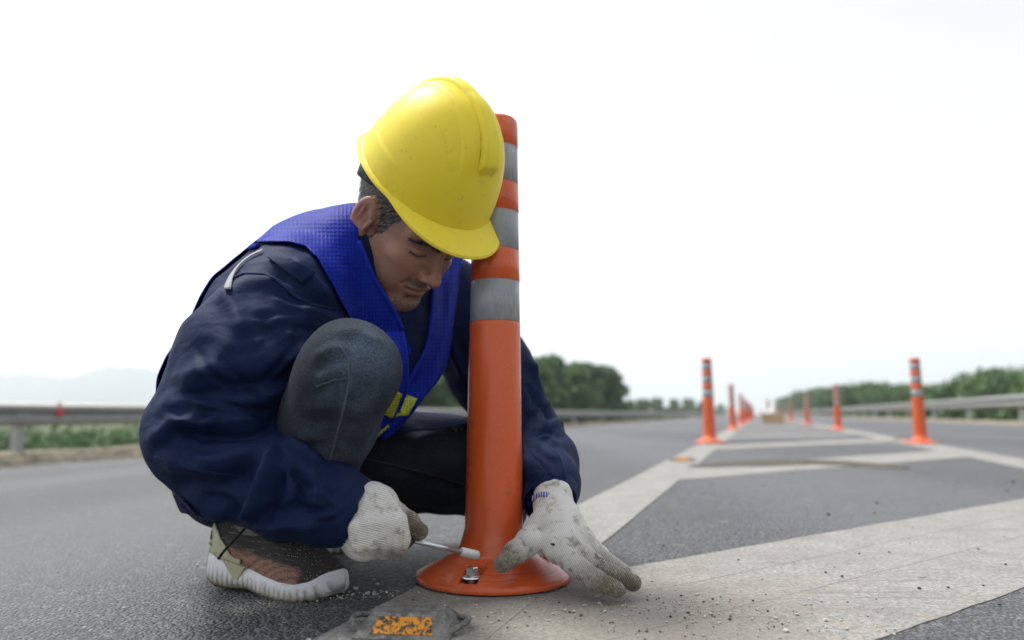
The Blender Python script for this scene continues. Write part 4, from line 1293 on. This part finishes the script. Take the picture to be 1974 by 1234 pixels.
fd = np.exp(-(dseg(tv, P(715, 680, .82), P(690, 800, .86)) / .052) ** 2) + .18 * np.exp(-(dseg(tv, P(690, 700, .82), P(640, 880, .9)) / .06) ** 2)  # worn denim plus a painted highlight on the knee; its far edge stays dark
fd += .35 * np.exp(-(dseg(tv, P(800, 850, 1.27), P(900, 860, 1.3)) / .05) ** 2)
set_attr(jeans, 'fade_highlight', np.clip(fd, 0, 1))
TB = bvh_of(tv, tf)
M_SEAM = simple('faded_seam', (.06, .072, .09), .9, var=.4, bumpscale=300)
seam('side_seam', [(655, 668), (672, 690), (674, 735), (662, 790), (645, 850), (628, 915)], TB, .0013, M_SEAM, jeans, .0003)
seam('knee_seam', [(610, 745), (640, 734), (672, 728)], TB, .0010, M_SEAM, jeans, .0003)
seam('side_seam', [(705, 884), (760, 896), (830, 914), (898, 934)], TB, .0015, simple('dark_seam', (.035, .04, .05), .9), jeans, .0003)
t = NT('rivet'); M_RIV = t.done((.2, .2, .2), .4, None, .6)
mb = MB()
for q in ((874, 826), (884, 824), (889, 829), (879, 831)):
    h_ = hit(TB, *q, lift=.001)
    if h_ is not None: mb.tube([h_, h_ + np.array([0, -.002, .0015])], .0022, 8)
if mb.v: pobj('rivet', mb.mesh('rivet'), M_RIV, jeans)
# ------------------------------------------------------------------ blue mesh vest
def mat_vest():
    t = NT('royal_blue_mesh'); p = t.attr('cp', 'Vector')
    n = t.noise(t.geo(), 12, 4)
    c = t.mix(n, (.0025, .012, .21), (.004, .020, .33))
    hole = t.voro(t.mapping(p, scale=(1, 1, 1)), 175, rnd=.10)
    c = t.mix(t.rng(hole, .10, .34, .85, 0), c, (.004, .006, .035))
    return t.done(c, .6, t.bump(t.math('ADD', hole, t.math('MULTIPLY', t.noise(t.geo(), 60, 3), .6)), .6, .0015), spec=.12)
M_VEST = mat_vest()
M_VTRIM = mat_cloth('blue_binding', (.007, .019, .24), (.011, .030, .34), sheen=0.0)
def set_cp(o):
    me = o.data; n = len(me.vertices); c = np.zeros(n * 3, np.float32); me.vertices.foreach_get('co', c); c = c.reshape(-1, 3)
    q = proj(c) * .00075                       # cloth coordinates: flat development seen from the front
    a = me.attributes.new('cp', 'FLOAT_VECTOR', 'POINT'); a.data.foreach_set('vector', np.concatenate([q, np.zeros((n, 1))], 1).astype(np.float32).ravel())
poly1 = [(760, 360), (690, 380), (640, 390), (560, 425), (480, 470), (520, 473), (560, 474), (588, 482), (610, 505), (632, 545), (652, 585), (668, 614), (700, 650), (770, 690), (792, 680), (777, 640), (757, 600), (735, 565), (715, 530), (700, 490), (690, 462), (690, 430)]
nj = normals(jv, jf); qj = proj(jv)
d_, _, _ = polydist(qj, poly1, True)
sg = np.where(inside(qj, poly1), d_, -d_)
back = (nj * (jv - CAM)).sum(1) > 0
armd = np.minimum(dseg(jv, P(555, 585, 1.03), P(396, 846, .955)), dseg(jv, P(860, 575, 1.31), P(1012, 845, 1.325)))
neckd = np.linalg.norm(jv - P(700, 470, 1.11), axis=1)
sb_ = np.minimum.reduce([(armd - .115) * 1300, (jv[:, 1] - 1.12) * 1300, (neckd - .085) * 1300, (jv[:, 2] - .14) * 1300])
sfield = np.where(back, np.maximum(sb_, np.where(jv[:, 1] > 1.09, sg, -99)), sg)
sfield = np.where(qj[:, 0] > 850, -20, sfield)
sv1, sf1 = clip_tris(jv + nj * .0055, jf, sfield)
sv1 = relax(sv1, sf1, 1, .3)
vest = pobj('vest', (sv1, sf1, True), M_VEST); thicken(vest, .002, 0); set_cp(vest)
SB = bvh_of(sv1, sf1)
seam('armhole_binding', [(505, 472), (535, 473), (560, 475), (588, 483), (610, 506), (632, 546), (652, 586), (667, 613)], SB, .0042, M_VTRIM, vest, .001)
seam('shoulder_seam', [(600, 497), (640, 474), (686, 457)], SB, .0022, M_VTRIM, vest, .0008)
seam('neck_binding', [(692, 466), (702, 492), (717, 530), (737, 565), (759, 600), (777, 638)], SB, .0040, M_VTRIM, vest, .001)
def over_jacket(v, gap=.006):
    out = []
    for p in v:
        d = p - CAM; L = np.linalg.norm(d); dd = Vector(d / L)
        loc, nor, i, dist = JB.ray_cast(Vector(CAM), dd)
        if loc is not None and dist < L + gap: p = CAM + d / L * (dist - gap)
        out.append(p)
    return np.array(out)
def panel(name, ctrl, mat, parent, nu=48, nv=20, over=True, thick=.002):
    v, f = patch(ctrl, nu, nv)
    if over: v = relax_grid(over_jacket(v), nu, nv, 3)
    o = pobj(name, (v, f, True), mat, parent); thicken(o, thick, 0); set_cp(o) if mat is M_VEST else None
    return o, v
def edge_tube(name, v, nu, nv, colj, r, mat, parent):
    mb = MB(); mb.tube([v[i * nv + colj] for i in range(nu)], r, 6); return pobj(name, mb.mesh(name), mat, parent)
pr_, pv_ = panel('front_panel', [
    [(690, 650, 1.02), (720, 645, 1.02), (750, 640, 1.03), (775, 640, 1.045)],
    [(700, 690, 1.00), (735, 688, 1.00), (762, 680, 1.02), (783, 690, 1.05)],
    [(710, 740, 1.03), (742, 742, 1.03), (768, 738, 1.05), (784, 745, 1.08)],
    [(705, 795, 1.07), (732, 798, 1.06), (756, 792, 1.08), (772, 780, 1.11)],
    [(700, 848, 1.11), (718, 848, 1.10), (738, 832, 1.12), (760, 812, 1.15)]], M_VEST, vest)
edge_tube('front_binding', pv_, 48, 20, 19, .0032, M_VTRIM, pr_)
pl_, pv2 = panel('front_panel', [
    [(832, 470, 1.26), (856, 465, 1.26), (878, 460, 1.27), (898, 455, 1.30)],
    [(834, 550, 1.20), (852, 545, 1.20), (870, 540, 1.21), (886, 535, 1.24)],
    [(832, 610, 1.19), (850, 608, 1.18), (866, 606, 1.19), (876, 605, 1.22)],
    [(822, 670, 1.18), (838, 676, 1.17), (852, 682, 1.18), (864, 688, 1.21)],
    [(795, 722, 1.16), (815, 735, 1.155), (835, 738, 1.165), (848, 728, 1.19)],
    [(775, 760, 1.14), (790, 775, 1.135), (806, 778, 1.145), (822, 760, 1.17)],
    [(748, 800, 1.13), (760, 812, 1.125), (772, 815, 1.135), (792, 800, 1.16)],
    [(722, 838, 1.135), (735, 846, 1.13), (745, 846, 1.135), (765, 830, 1.16)]], M_VEST, vest)
edge_tube('front_binding', pv2, 48, 20, 0, .0032, M_VTRIM, pl_)
def mat_yellow():
    t = NT('yellow_reflective_tape'); p = t.geo()
    vo = t.voro(p, 260, rnd=.4)
    c = t.mix(t.rng(vo, .1, .5), (.62, .66, .03), (.30, .36, .01))
    c = t.mix(t.rng(t.noise(p, 40, 4), .55, .7, 0, .6), c, (.75, .78, .30))
    return t.done(c, .25, t.bump(t.math('ADD', vo, t.noise(p, 50, 4)), .8, .002), .2, .6)
M_YEL = mat_yellow()
def strip_on(a, b, c, d, Yoff, v, parent):
    """tape: quad of pixels laid on a panel"""
    bv = bvh_of(v, gridfaces(48, 20)); n = 10; out = []
    A = [np.array(q, float) for q in (a, b, c, d)]
    for i in range(n):
        for j in range(n):
            s, t_ = i / (n - 1), j / (n - 1)
            q = (A[0] * (1 - s) + A[1] * s) * (1 - t_) + (A[3] * (1 - s) + A[2] * s) * t_
            h_ = hit(bv, q[0], q[1], .003)
            out.append(h_ if h_ is not None else P(q[0], q[1], Yoff))
    o = pobj('reflective_strip', (np.array(out), gridfaces(n, n), True), M_YEL, parent); thicken(o, .0012, 0)
strip_on((751, 747), (772, 758), (753, 806), (732, 793), 1.05, pv_, pr_)
strip_on((783, 763), (803, 769), (784, 799), (757, 805), 1.13, pv2, pl_)
strip_on((746, 816), (748, 820), (718, 846), (713, 844), 1.10, pv_, pr_)
# pale mesh lining that shows along the back armhole
t = NT('pale_lining'); M_LIN = t.done(t.mix(t.voro(t.geo(), 330, rnd=.1), (.05, .055, .07), (.42, .43, .46)), .7)
SB2 = bvh_of(np.vstack([jv, sv1]), [tuple(q) for q in jf] + [tuple(q + len(jv)) for q in sf1])
cs, ns = [], []
for q in crom(np.array([(437., 560.), (446., 536.), (461., 514.), (482., 496.), (506., 485.)]), np.linspace(0, 1, 24)):
    dd = Vector(ray(q[0] + 2, q[1] + 2)).normalized(); loc, nor, i_, ds = SB2.ray_cast(Vector(CAM), dd)
    if loc is not None:
        n_ = np.array(nor if nor.dot(dd) < 0 else -nor)
        if not cs or np.linalg.norm(np.array(loc) - cs[-1]) < .03: cs.append(np.array(loc)); ns.append(n_)
cs, ns = np.array(cs), np.array(ns)
for _ in range(6): cs[1:-1] = (cs[:-2] + 2 * cs[1:-1] + cs[2:]) / 4; ns[1:-1] = (ns[:-2] + ns[1:-1] + ns[2:]) / 3
lv = []
for i in range(len(cs)):
    tg = cs[min(i + 1, len(cs) - 1)] - cs[max(i - 1, 0)]; sd = np.cross(tg, ns[i]); sd /= np.linalg.norm(sd) + 1e-9
    for off in (-.0042, .0042): lv.append(cs[i] + ns[i] * .004 + sd * off)
thicken(pobj('back_lining', (np.array(lv), gridfaces(len(cs), 2), True), M_LIN, vest), .001, 0)
seam('back_binding', [(456, 499), (475, 485), (505, 475)], JB, .0035, M_VTRIM, vest, .004, 3)

# ------------------------------------------------------------------ knit gloves
def mat_glove():
    t = NT('dirty_white_knit'); p = t.geo(); a = t.attr('dirt')
    g_ = t.attr('gp', 'Vector')
    n = t.noise(p, 28, 5, .65); n2 = t.noise(p, 300, 3, .7)
    rib = t.wave(g_, 125, .8, 2.0, 'X'); row = t.wave(g_, 230, 1.0, 2.0, 'Y')
    c = t.mix(n, (.74, .72, .67), (.86, .84, .80))
    c = t.mix(t.math('MULTIPLY', t.math('SUBTRACT', 1.0, rib), .40), c, (.30, .28, .24))
    sp = t.rng(t.noise(p, 55, 6, .7), .50, .66, 0, .55)
    dm = t.math('MULTIPLY', t.math('ADD', a, sp), t.rng(n2, .2, .6, .65, 1.0), clamp=True)
    c = t.mix(dm, c, (.13, .108, .07))
    h = t.math('ADD', t.math('ADD', t.math('MULTIPLY', rib, 1.0), t.math('MULTIPLY', row, .35)), t.math('MULTIPLY', n2, .7))
    return t.done(c, .95, t.bump(h, .8, .0012), spec=.1, Sheen_Weight=.3)
M_GLOVE = mat_glove()
def glove(name, V, tips, axis_a, axis_b, label):
    v, f = V.mesh(); v = relax(v, f, 1, .4)
    v = lumps(v, f, .0007, 160, 3)
    o = pobj(name, (v, f, True), M_GLOVE)
    o['label'] = label
    d = np.zeros(len(v))
    for p, r in tips: d = np.maximum(d, np.exp(-(np.linalg.norm(v - p, axis=1) / r) ** 2))
    set_attr(o, 'dirt', np.clip(d * 1.1, 0, 1))
    ax_ = (axis_b - axis_a) / np.linalg.norm(axis_b - axis_a); view = (axis_a - CAM) / np.linalg.norm(axis_a - CAM)
    sx = np.cross(ax_, view); sx /= np.linalg.norm(sx)
    gp = np.stack([(v - axis_a) @ sx, (v - axis_a) @ ax_, np.zeros(len(v))], 1)
    at = o.data.attributes.new('gp', 'FLOAT_VECTOR', 'POINT'); at.data.foreach_set('vector', gp.astype(np.float32).ravel())
    return o, v, f
# right hand: a fist round the handle of the nut driver, back of the hand towards us
V = Vol((-.27, .80, .0), (-.08, 1.02, .20), .0018)
V.chain([P(655, 978, .902), P(682, 988, .905), P(705, 998, .908)], [.0315, .0320, .0330], .012)
V.ell(P(712, 1002, .912), (.040, .030, .041), .012)
V.cone(P(722, 972, .900), .024, P(700, 1040, .905), .024, .014)
for i in range(4):
    x = 765 - i * 26; dy = [0, -4, 0, 8][i]; r = [.0118, .0122, .0117, .0106][i]
    V.chain([P(x - 22, 972 + dy + i * 3, .888), P(x + 0, 1006 + dy, .874), P(x + 7, 1042 + dy * .6, .878), P(x + 2, 1060 - i, .905), P(x - 10, 1046, .930)], [r * 1.12, r * 1.02, r * .96, r * .92, r * .85], .0022)
V.chain([P(728, 985, .925), P(760, 990, .935), P(788, 1008, .938), P(808, 1024, .935)], [.0185, .0150, .0130, .0108], .006)
gl_o, gv, gf = glove('glove', V, [(P(812, 1025, .93), .045), (P(775, 1055, .90), .030), (P(790, 1005, .93), .02), (P(660, 1055, .9), .015)], P(670, 985, .905), P(760, 1010, .905), 'dirty white knit glove closed round the nut driver')
# left hand: spread on the ground, thumb on the base
V = Vol((-.05, .90, -.01), (.20, 1.17, .19), .0018)
WL = P(1066, 957, 1.105)
V.chain([WL, P(1068, 985, 1.085), P(1078, 1012, 1.065)], [.0290, .0275, .0290], .010)
V.cone(P(1062, 1008, 1.062), .0250, P(1098, 1058, 1.022), .0200, .012)
V.cone(P(1088, 1005, 1.078), .0250, P(1120, 1045, 1.055), .0190, .012)
V.cone(P(1048, 1015, 1.055), .0200, P(1075, 1060, 1.020), .0180, .012)
V.chain([P(1082, 1062, 1.015), P(1110, 1092, .995), P(1150, 1120, .978), P(1190, 1136, .972)], [.0165, .0140, .0128, .0108], .0055)
V.chain([P(1112, 1058, 1.035), P(1140, 1083, 1.015), P(1182, 1108, 1.000), P(1222, 1124, .996)], [.0160, .0136, .0124, .0106], .0030)
V.chain([P(1122, 1045, 1.055), P(1150, 1066, 1.050), P(1178, 1088, 1.048), P(1205, 1104, 1.050)], [.0150, .0130, .0118, .0100], .0030)
V.chain([P(1118, 1035, 1.070), P(1140, 1050, 1.080), P(1158, 1068, 1.088), P(1172, 1082, 1.095)], [.0140, .0118, .0105, .0092], .0030)
V.chain([P(1044, 1022, 1.055), P(1018, 1046, 1.030), P(992, 1066, 1.012), P(968, 1088, 1.000)], [.0190, .0165, .0140, .0115], .008)
V.cone(P(1126, 1035, 1.050), .0100, P(1128, 1042, 1.045), .0095, .01)
gl_l, gv2, gf2 = glove('glove', V, [(P(966, 1090, 1.0), .040), (P(1190, 1138, .97), .070), (P(1220, 1126, 1.0), .065), (P(1040, 1000, 1.02), .012)], WL, P(1150, 1110, 1.0), 'dirty white knit glove spread on the ground with its thumb on the base')
GB = bvh_of(gv2, gf2)
t = NT('blue_white_elastic'); M_EL = t.done(t.mix(t.rng(t.wave(t.geo(), 90, 2), .3, .7), (.015, .03, .28), (.55, .56, .62)), .8)
ring(P(1049, 955, 1.100), P(1050, 962, 1.095), .0300, .0300, 'elastic_hem', M_EL, gl_l, 36, .003) if False else None
seam('elastic_hem', [(1026, 970), (1032, 958), (1046, 953), (1060, 956)], GB, .0045, M_EL, gl_l, .0005, 3)
# the little hole in the knit
h_ = hit(GB, 1067, 1050, .0004)
if h_ is not None:
    mb = MB(); mb.tube([h_ - np.array([.004, 0, -.001]), h_, h_ + np.array([.004, 0, -.001])], [.0006, .0019, .0006], 8); pobj('torn_hole', mb.mesh('torn_hole'), M_DARK, gl_l)

# ------------------------------------------------------------------ nut driver in the right hand
t = NT('steel_shaft'); M_STEEL = t.done(t.mix(t.noise(t.coord(), 80, 4), (.50, .51, .53), (.70, .71, .72)), .28, None, .9)
t = NT('pale_socket'); M_SOCK = t.done(t.mix(t.noise(t.coord(), 120, 4), (.42, .42, .41), (.62, .62, .60)), .45, None, .3)
M_GRIP = simple('black_grip', (.02, .02, .021), .5)
ta, tb = P(690, 1018, .905), P(921, 1071, 1.000)
tool = empty('nut_driver', tuple(ta)); tag(tool, 'steel nut driver held in the closed glove and reaching towards the bolt', 'hand tool')
dv_ = tb - ta; tl = lambda s: dv_ * s
MB().tube([tl(0), tl(.08), tl(.40), tl(.43)], [.010, .0125, .0118, .007], 16).build('handle', M_GRIP, tool)
MB().tube([tl(.40), tl(.85)], .0034, 14).build('shaft', M_STEEL, tool)
MB().tube([tl(.845), tl(.85), tl(.86), tl(.988), tl(1.0)], [.0036, .0056, .0062, .0062, .0052], 20).build('socket', M_SOCK, tool)
# ------------------------------------------------------------------ running shoes, built along their own length (x = heel to toe)
SHL = .255
def sstep(a, b, x): t_ = min(1, max(0, (x - a) / (b - a))); return t_ * t_ * (3 - 2 * t_)
KT = [0, .04, .12, .25, .40, .55, .70, .82, .91, .965, 1.0]
KW = [.012, .0255, .0335, .0355, .0360, .0415, .0455, .0440, .0360, .0235, .006]
ZB = [.020, .008, .001, .0005, .0055, .001, 0, .0015, .006, .011, .016]      # underside
ZS = [.054, .052, .048, .043, .037, .032, .0290, .029, .034, .042, .044]     # top of the midsole wall
ZU = [.090, .098, .101, .103, .104, .096, .078, .064, .054, .046, .038]     # top of the upper
def kv(K, t_): return float(crom(np.array(K)[:, None], [0])[0, 0]) if False else float(np.interp(t_, KT, K))
def smoothK(K):
    xs_ = np.linspace(0, 1, 201); y_ = np.interp(xs_, KT, K)
    for _ in range(10): y_[1:-1] = (y_[:-2] + 2 * y_[1:-1] + y_[2:]) / 4
    return lambda t_: float(np.interp(t_, xs_, y_))
fW, fB, fS, fU = smoothK(KW), smoothK(ZB), smoothK(ZS), smoothK(ZU)
def cy(t_): return .006 * math.sin(math.pi * t_) - .010 * t_ * t_             # the last curves inwards
def sole_mesh():
    v = []; gr = []; nt, nk = 240, 44
    for i in range(nt):
        t_ = i / (nt - 1); w = fW(t_) + .0035; b, s = fB(t_), fS(t_)
        for k in range(nk):
            a = k / nk * 2 * math.pi                     # around the section: superellipse
            ca, sa = math.cos(a), math.sin(a)
            yv = math.copysign(abs(ca) ** .35, ca) * w; zv = math.copysign(abs(sa) ** .55, sa)
            z = (b + s) / 2 + (s - b) / 2 * zv
            low = max(0, -zv * .75 + .55); 
            rib = math.sin(2 * math.pi * (t_ * 23 + .45 * zv))
            side = abs(ca) ** .5
            yv += math.copysign(.0030 * rib * min(1, low) * side, ca) + math.copysign(.003 * max(0, -zv) * side * (1 if t_ < .8 else .4), ca)
            z += .0018 * rib * min(1, low) * (zv < -.3)
            v.append(((t_ - .5) * SHL, yv + cy(t_), z)); gr.append(max(0, -rib) * min(1, low) * (zv < .25))
    f = gridfaces(nt, nk, True).tolist() + [tuple(range(nk))[::-1], tuple((nt - 1) * nk + k for k in range(nk))]
    me = mesh_of('sole', np.array(v), f)
    a = me.attributes.new('groove', 'FLOAT', 'POINT'); a.data.foreach_set('value', np.array(gr, np.float32))
    return me
def upper_sect(t_, a, grow=0.0):
    """a: 0 = outer base, pi = inner base, over the top"""
    w, s, u_ = fW(t_) + grow, fS(t_) - .006, fU(t_) + grow
    ca, sa = math.cos(a), math.sin(a)
    lean = .80 - .25 * sstep(.05, .4, t_) * (1 - sstep(.55, .9, t_))         # narrower towards the throat
    prof_ = abs(sa) ** 1.0
    y_ = math.copysign(abs(ca) ** .72, ca) * w * (1 - (1 - lean) * prof_)
    z_ = s + (u_ - s) * abs(sa) ** .82
    return np.array([(t_ - .5) * SHL - .006 * (1 - t_) * prof_ * (t_ < .1), y_ + cy(t_), z_])
def upper_mesh():
    nt, nk = 110, 40; v = []
    for i in range(nt):
        t_ = .006 + i / (nt - 1) * .988
        for k in range(nk + 1): v.append(upper_sect(t_, math.pi * k / nk))
    return mesh_of('upper', np.array(v), gridfaces(nt, nk + 1)[:, ::-1])
def mat_upper():
    t = NT('dark_knit_upper'); p = t.coord(); s = t.xyz(p)
    vo = t.voro(p, 260, rnd=.35); n = t.noise(p, 40, 4)
    c = t.mix(n, (.030, .028, .027), (.058, .053, .050))
    c = t.mix(t.rng(vo, .06, .26, .85, 0), c, (.50, .48, .46))
    c = t.mix(t.rng(n, .45, .65, 0, .55), c, t.mix(n, (.025, .025, .027), (.045, .044, .045)))
    # peach knit field low on the side
    z0 = t.math('SUBTRACT', s[2], t.math('MULTIPLY', t.math('SUBTRACT', s[0], -.06), -.10))
    m = t.math('MULTIPLY', t.rng(t.math('ADD', z0, t.math('MULTIPLY', n, .012)), .060, .068, 1, 0), t.math('MULTIPLY', t.rng(s[0], -.085, -.075), t.rng(s[0], .080, .092, 1, 0)))
    kn = t.voro(t.mapping(p, scale=(1, 1, 2)), 300, rnd=.3)
    c = t.mix(t.math('MULTIPLY', m, t.rng(kn, .3, .6, 1, .3)), c, (.36, .19, .13))
    return t.done(c, .85, t.bump(t.math('ADD', vo, kn), .7, .0015), spec=.2)
def mat_sole():
    t = NT('dirty_white_foam'); p = t.coord(); s = t.xyz(p)
    n = t.noise(p, 60, 5, .7)
    c = t.mix(n, (.55, .55, .58), (.74, .74, .76))
    c = t.mix(t.rng(t.math('ADD', s[2], t.math('MULTIPLY', n, .03)), .018, .042, .85, 0), c, (.33, .30, .20))
    c = t.mix(t.rng(t.noise(p, 300, 3, .6), .64, .70, 0, .8), c, (.08, .075, .06))
    c = t.mix(t.rng(s[2], .001, .006, .85, 0), c, (.07, .065, .055))
    c = t.mix(t.math('MULTIPLY', t.attr('groove'), .8), c, (.10, .09, .06))      # grooves coloured darker so the ribs read
    return t.done(c, .7, t.bump(n, .3, .001), spec=.25)
M_UP, M_SOLE = mat_upper(), mat_sole()
M_COUNTER = simple('olive_cream_rubber', (.36, .345, .21), .5, var=.2, bumpscale=30)
M_LACE = simple('black_lace', (.010, .010, .011), .8, bumpscale=300)
M_TPU = simple('dark_gloss_overlay', (.035, .037, .04), .35)
UM, SM_ = upper_mesh(), sole_mesh()
def upper_strip(pts, grow, name, thick, n=26):
    """sheet on the upper between two edges: list of (t, angle_low, angle_high)"""
    T_ = np.linspace(0, 1, n); pts = np.array(pts, float); q = np.stack([np.interp(T_, np.linspace(0, 1, len(pts)), pts[:, k]) for k in range(3)], 1)
    v = []
    for t_, a0, a1 in q:
        for k in range(8): v.append(upper_sect(t_, a0 + (a1 - a0) * k / 7, grow))
    return np.array(v), gridfaces(n, 8)
def shoe(A, B, zlift, label, detailed=True):
    A, B = np.array(A), np.array(B); d = B - A
    ang = math.atan2(d[1], d[0])
    # outer (lateral) side of this right foot faces us = local -y ... the section's positive side is mirrored to face the camera
    M = Matrix.Translation(((A[0] + B[0]) / 2, (A[1] + B[1]) / 2, zlift)) @ Matrix.Rotation(ang, 4, 'Z')
    root = obj('shoe', UM, M_UP, person); root.matrix_parent_inverse = PINV; root.matrix_basis = M; root['label'] = label
    obj('sole', SM_, M_SOLE, root)
    if not detailed: return root
    # heel counter: runs down the heel and forward in a wedge on both sides
    for sgn in (1, -1):
        fl = lambda a: a if sgn > 0 else math.pi - a
        v, f = upper_strip([(.010, fl(-.02), fl(1.05)), (.06, fl(-.02), fl(.80)), (.14, fl(-.05), fl(.40)), (.24, fl(-.10), fl(.14)), (.34, fl(-.10), fl(.04))], .0022, 'heel_counter', .002)
        o = obj('heel_counter', (v, f, True), M_COUNTER, root); thicken(o, .0025, 0)
        v, f = upper_strip([(.20, fl(.80), fl(1.0)), (.30, fl(.55), fl(.85)), (.40, fl(.55), fl(.90)), (.47, fl(.75), fl(1.05))], .0016, 'overlay', .0015)
        o = obj('overlay', (v, f, True), M_TPU, root); thicken(o, .0015, 0)
    # wedge that dips into the midsole
    mbw = MB()
    for sgn in (-1,):
        w = fW(.30) + .0052
        pts = [(.20, .043), (.40, .036), (.345, .019), (.315, .0165)]
        q = [((t_ - .5) * SHL, sgn * (fW(t_) + .0062) + cy(t_), z) for t_, z in pts]
        q2 = [((t_ - .5) * SHL, sgn * (fW(t_) - .004) + cy(t_), z) for t_, z in pts]
        mbw.add(q + q2, [(0, 1, 2, 3), (0, 4, 5, 1), (1, 5, 6, 2), (2, 6, 7, 3), (3, 7, 4, 0)])
    mbw.build('midsole_wedge', M_COUNTER, root, False)
    # lacing: criss-cross rows over the throat plus bow loops and one trailing end
    for i in range(5):
        t0 = .46 + .060 * i
        for a0, a1 in ((.95, 2.15), (2.20, 1.00)):
            pts = [upper_sect(t0 + .03 * s_, a0 + (a1 - a0) * s_, .004) for s_ in np.linspace(0, 1, 9)]
            mb = MB(); mb.tube(pts, .0024, 7); mb.build('lace', M_LACE, root)
    top = upper_sect(.46, 1.57, .004)
    def loop(pts, r=.0019):
        mb = MB(); mb.tube(list(crom(np.array([top + np.array(p) for p in pts]), np.linspace(0, 1, 26))), r, 7); mb.build('lace', M_LACE, root)
    loop([(0, 0, 0), (-.012, -.018, .006), (-.030, -.036, -.020), (-.050, -.047, -.045), (-.062, -.050, -.060)], .0021)
    loop([(0, 0, 0), (.020, -.012, .006), (.048, -.020, -.012), (.030, -.028, -.018), (.004, -.006, 0)])
    loop([(0, 0, 0), (.030, .014, .010), (.062, .010, -.010), (.072, .004, -.026)])
    loop([(0, 0, 0), (.016, .012, .012), (.045, .006, -.002), (.020, -.004, .004), (0, 0, 0)])
    return root
A = G(410, 1120, -.014); B = G(676, 1160, -.010)
sh_r = shoe(A, B, -.012, 'dark knit running shoe with dirty white ribbed sole and peach side panel')
# printed heel mark: three slanted bars rising in steps and a small word under them
def on_heel(t_, h):
    """point just outside the heel counter on the side that faces us, h radians up from the sole"""
    a_ = math.pi - h
    p = upper_sect(t_, a_, .0022); du = upper_sect(t_ + .004, a_, .0022) - upper_sect(t_ - .004, a_, .0022); dw = upper_sect(t_, a_ + .03, .0022) - upper_sect(t_, a_ - .03, .0022)
    n_ = np.cross(du, dw); n_ /= np.linalg.norm(n_)
    if n_[1] > 0: n_ = -n_
    return p + n_ * .0022
def print_mark(root):
    mb = MB()
    for i in range(3):
        t0 = .034 + i * .016; h1 = [.42, .54, .66][2 - i]
        mb.add([on_heel(t0, .30), on_heel(t0 + .010, .30), on_heel(t0 + .006, h1), on_heel(t0 - .004, h1)], [(0, 1, 2, 3)])
    mb.build('printed_mark', M_LACE, root, False)
    cu = bpy.data.curves.new('heel_word', 'FONT'); cu.body = 'adidas'; cu.size = .0062; cu.align_x = 'CENTER'
    to = bpy.data.objects.new('heel_word', cu); col.objects.link(to)
    bpy.context.view_layer.update()
    me = bpy.data.meshes.new_from_object(to.evaluated_get(bpy.context.evaluated_depsgraph_get()))
    bpy.data.objects.remove(to)
    for vv in me.vertices:
        vv.co = on_heel(.060 + vv.co.x / SHL, .17 + vv.co.y / .045)
    obj('printed_word', me, M_LACE, root)
print_mark(sh_r)
C = G(470, 1040, -.02); D = G(600, 1046, -.02)
an = P(575, 1000, 1.44)
sh_l = shoe((an[0] - .13, 1.46, 0), (an[0] + .10, 1.43, 0), -.020, 'dark running shoe of the kneeling leg behind', False)
# ------------------------------------------------------------------ hazy air
haze_m = bpy.data.materials.new('hazy_air'); haze_m.use_nodes = True
hn = haze_m.node_tree; hn.nodes.remove(hn.nodes['Principled BSDF'])
pv = hn.nodes.new('ShaderNodeVolumePrincipled')
pv.inputs['Color'].default_value = (.90, .94, 1.0, 1)
pv.inputs['Density'].default_value = .00042
pv.inputs['Anisotropy'].default_value = .2
hn.links.new(pv.outputs[0], hn.nodes['Material Output'].inputs['Volume'])
mb = MB().box((0, 2500, 123), (20000, 14000, 254))
haze = mb.build('haze', haze_m, smooth=False)
tag(haze, 'thin pale haze over the road and fields', kind='stuff')
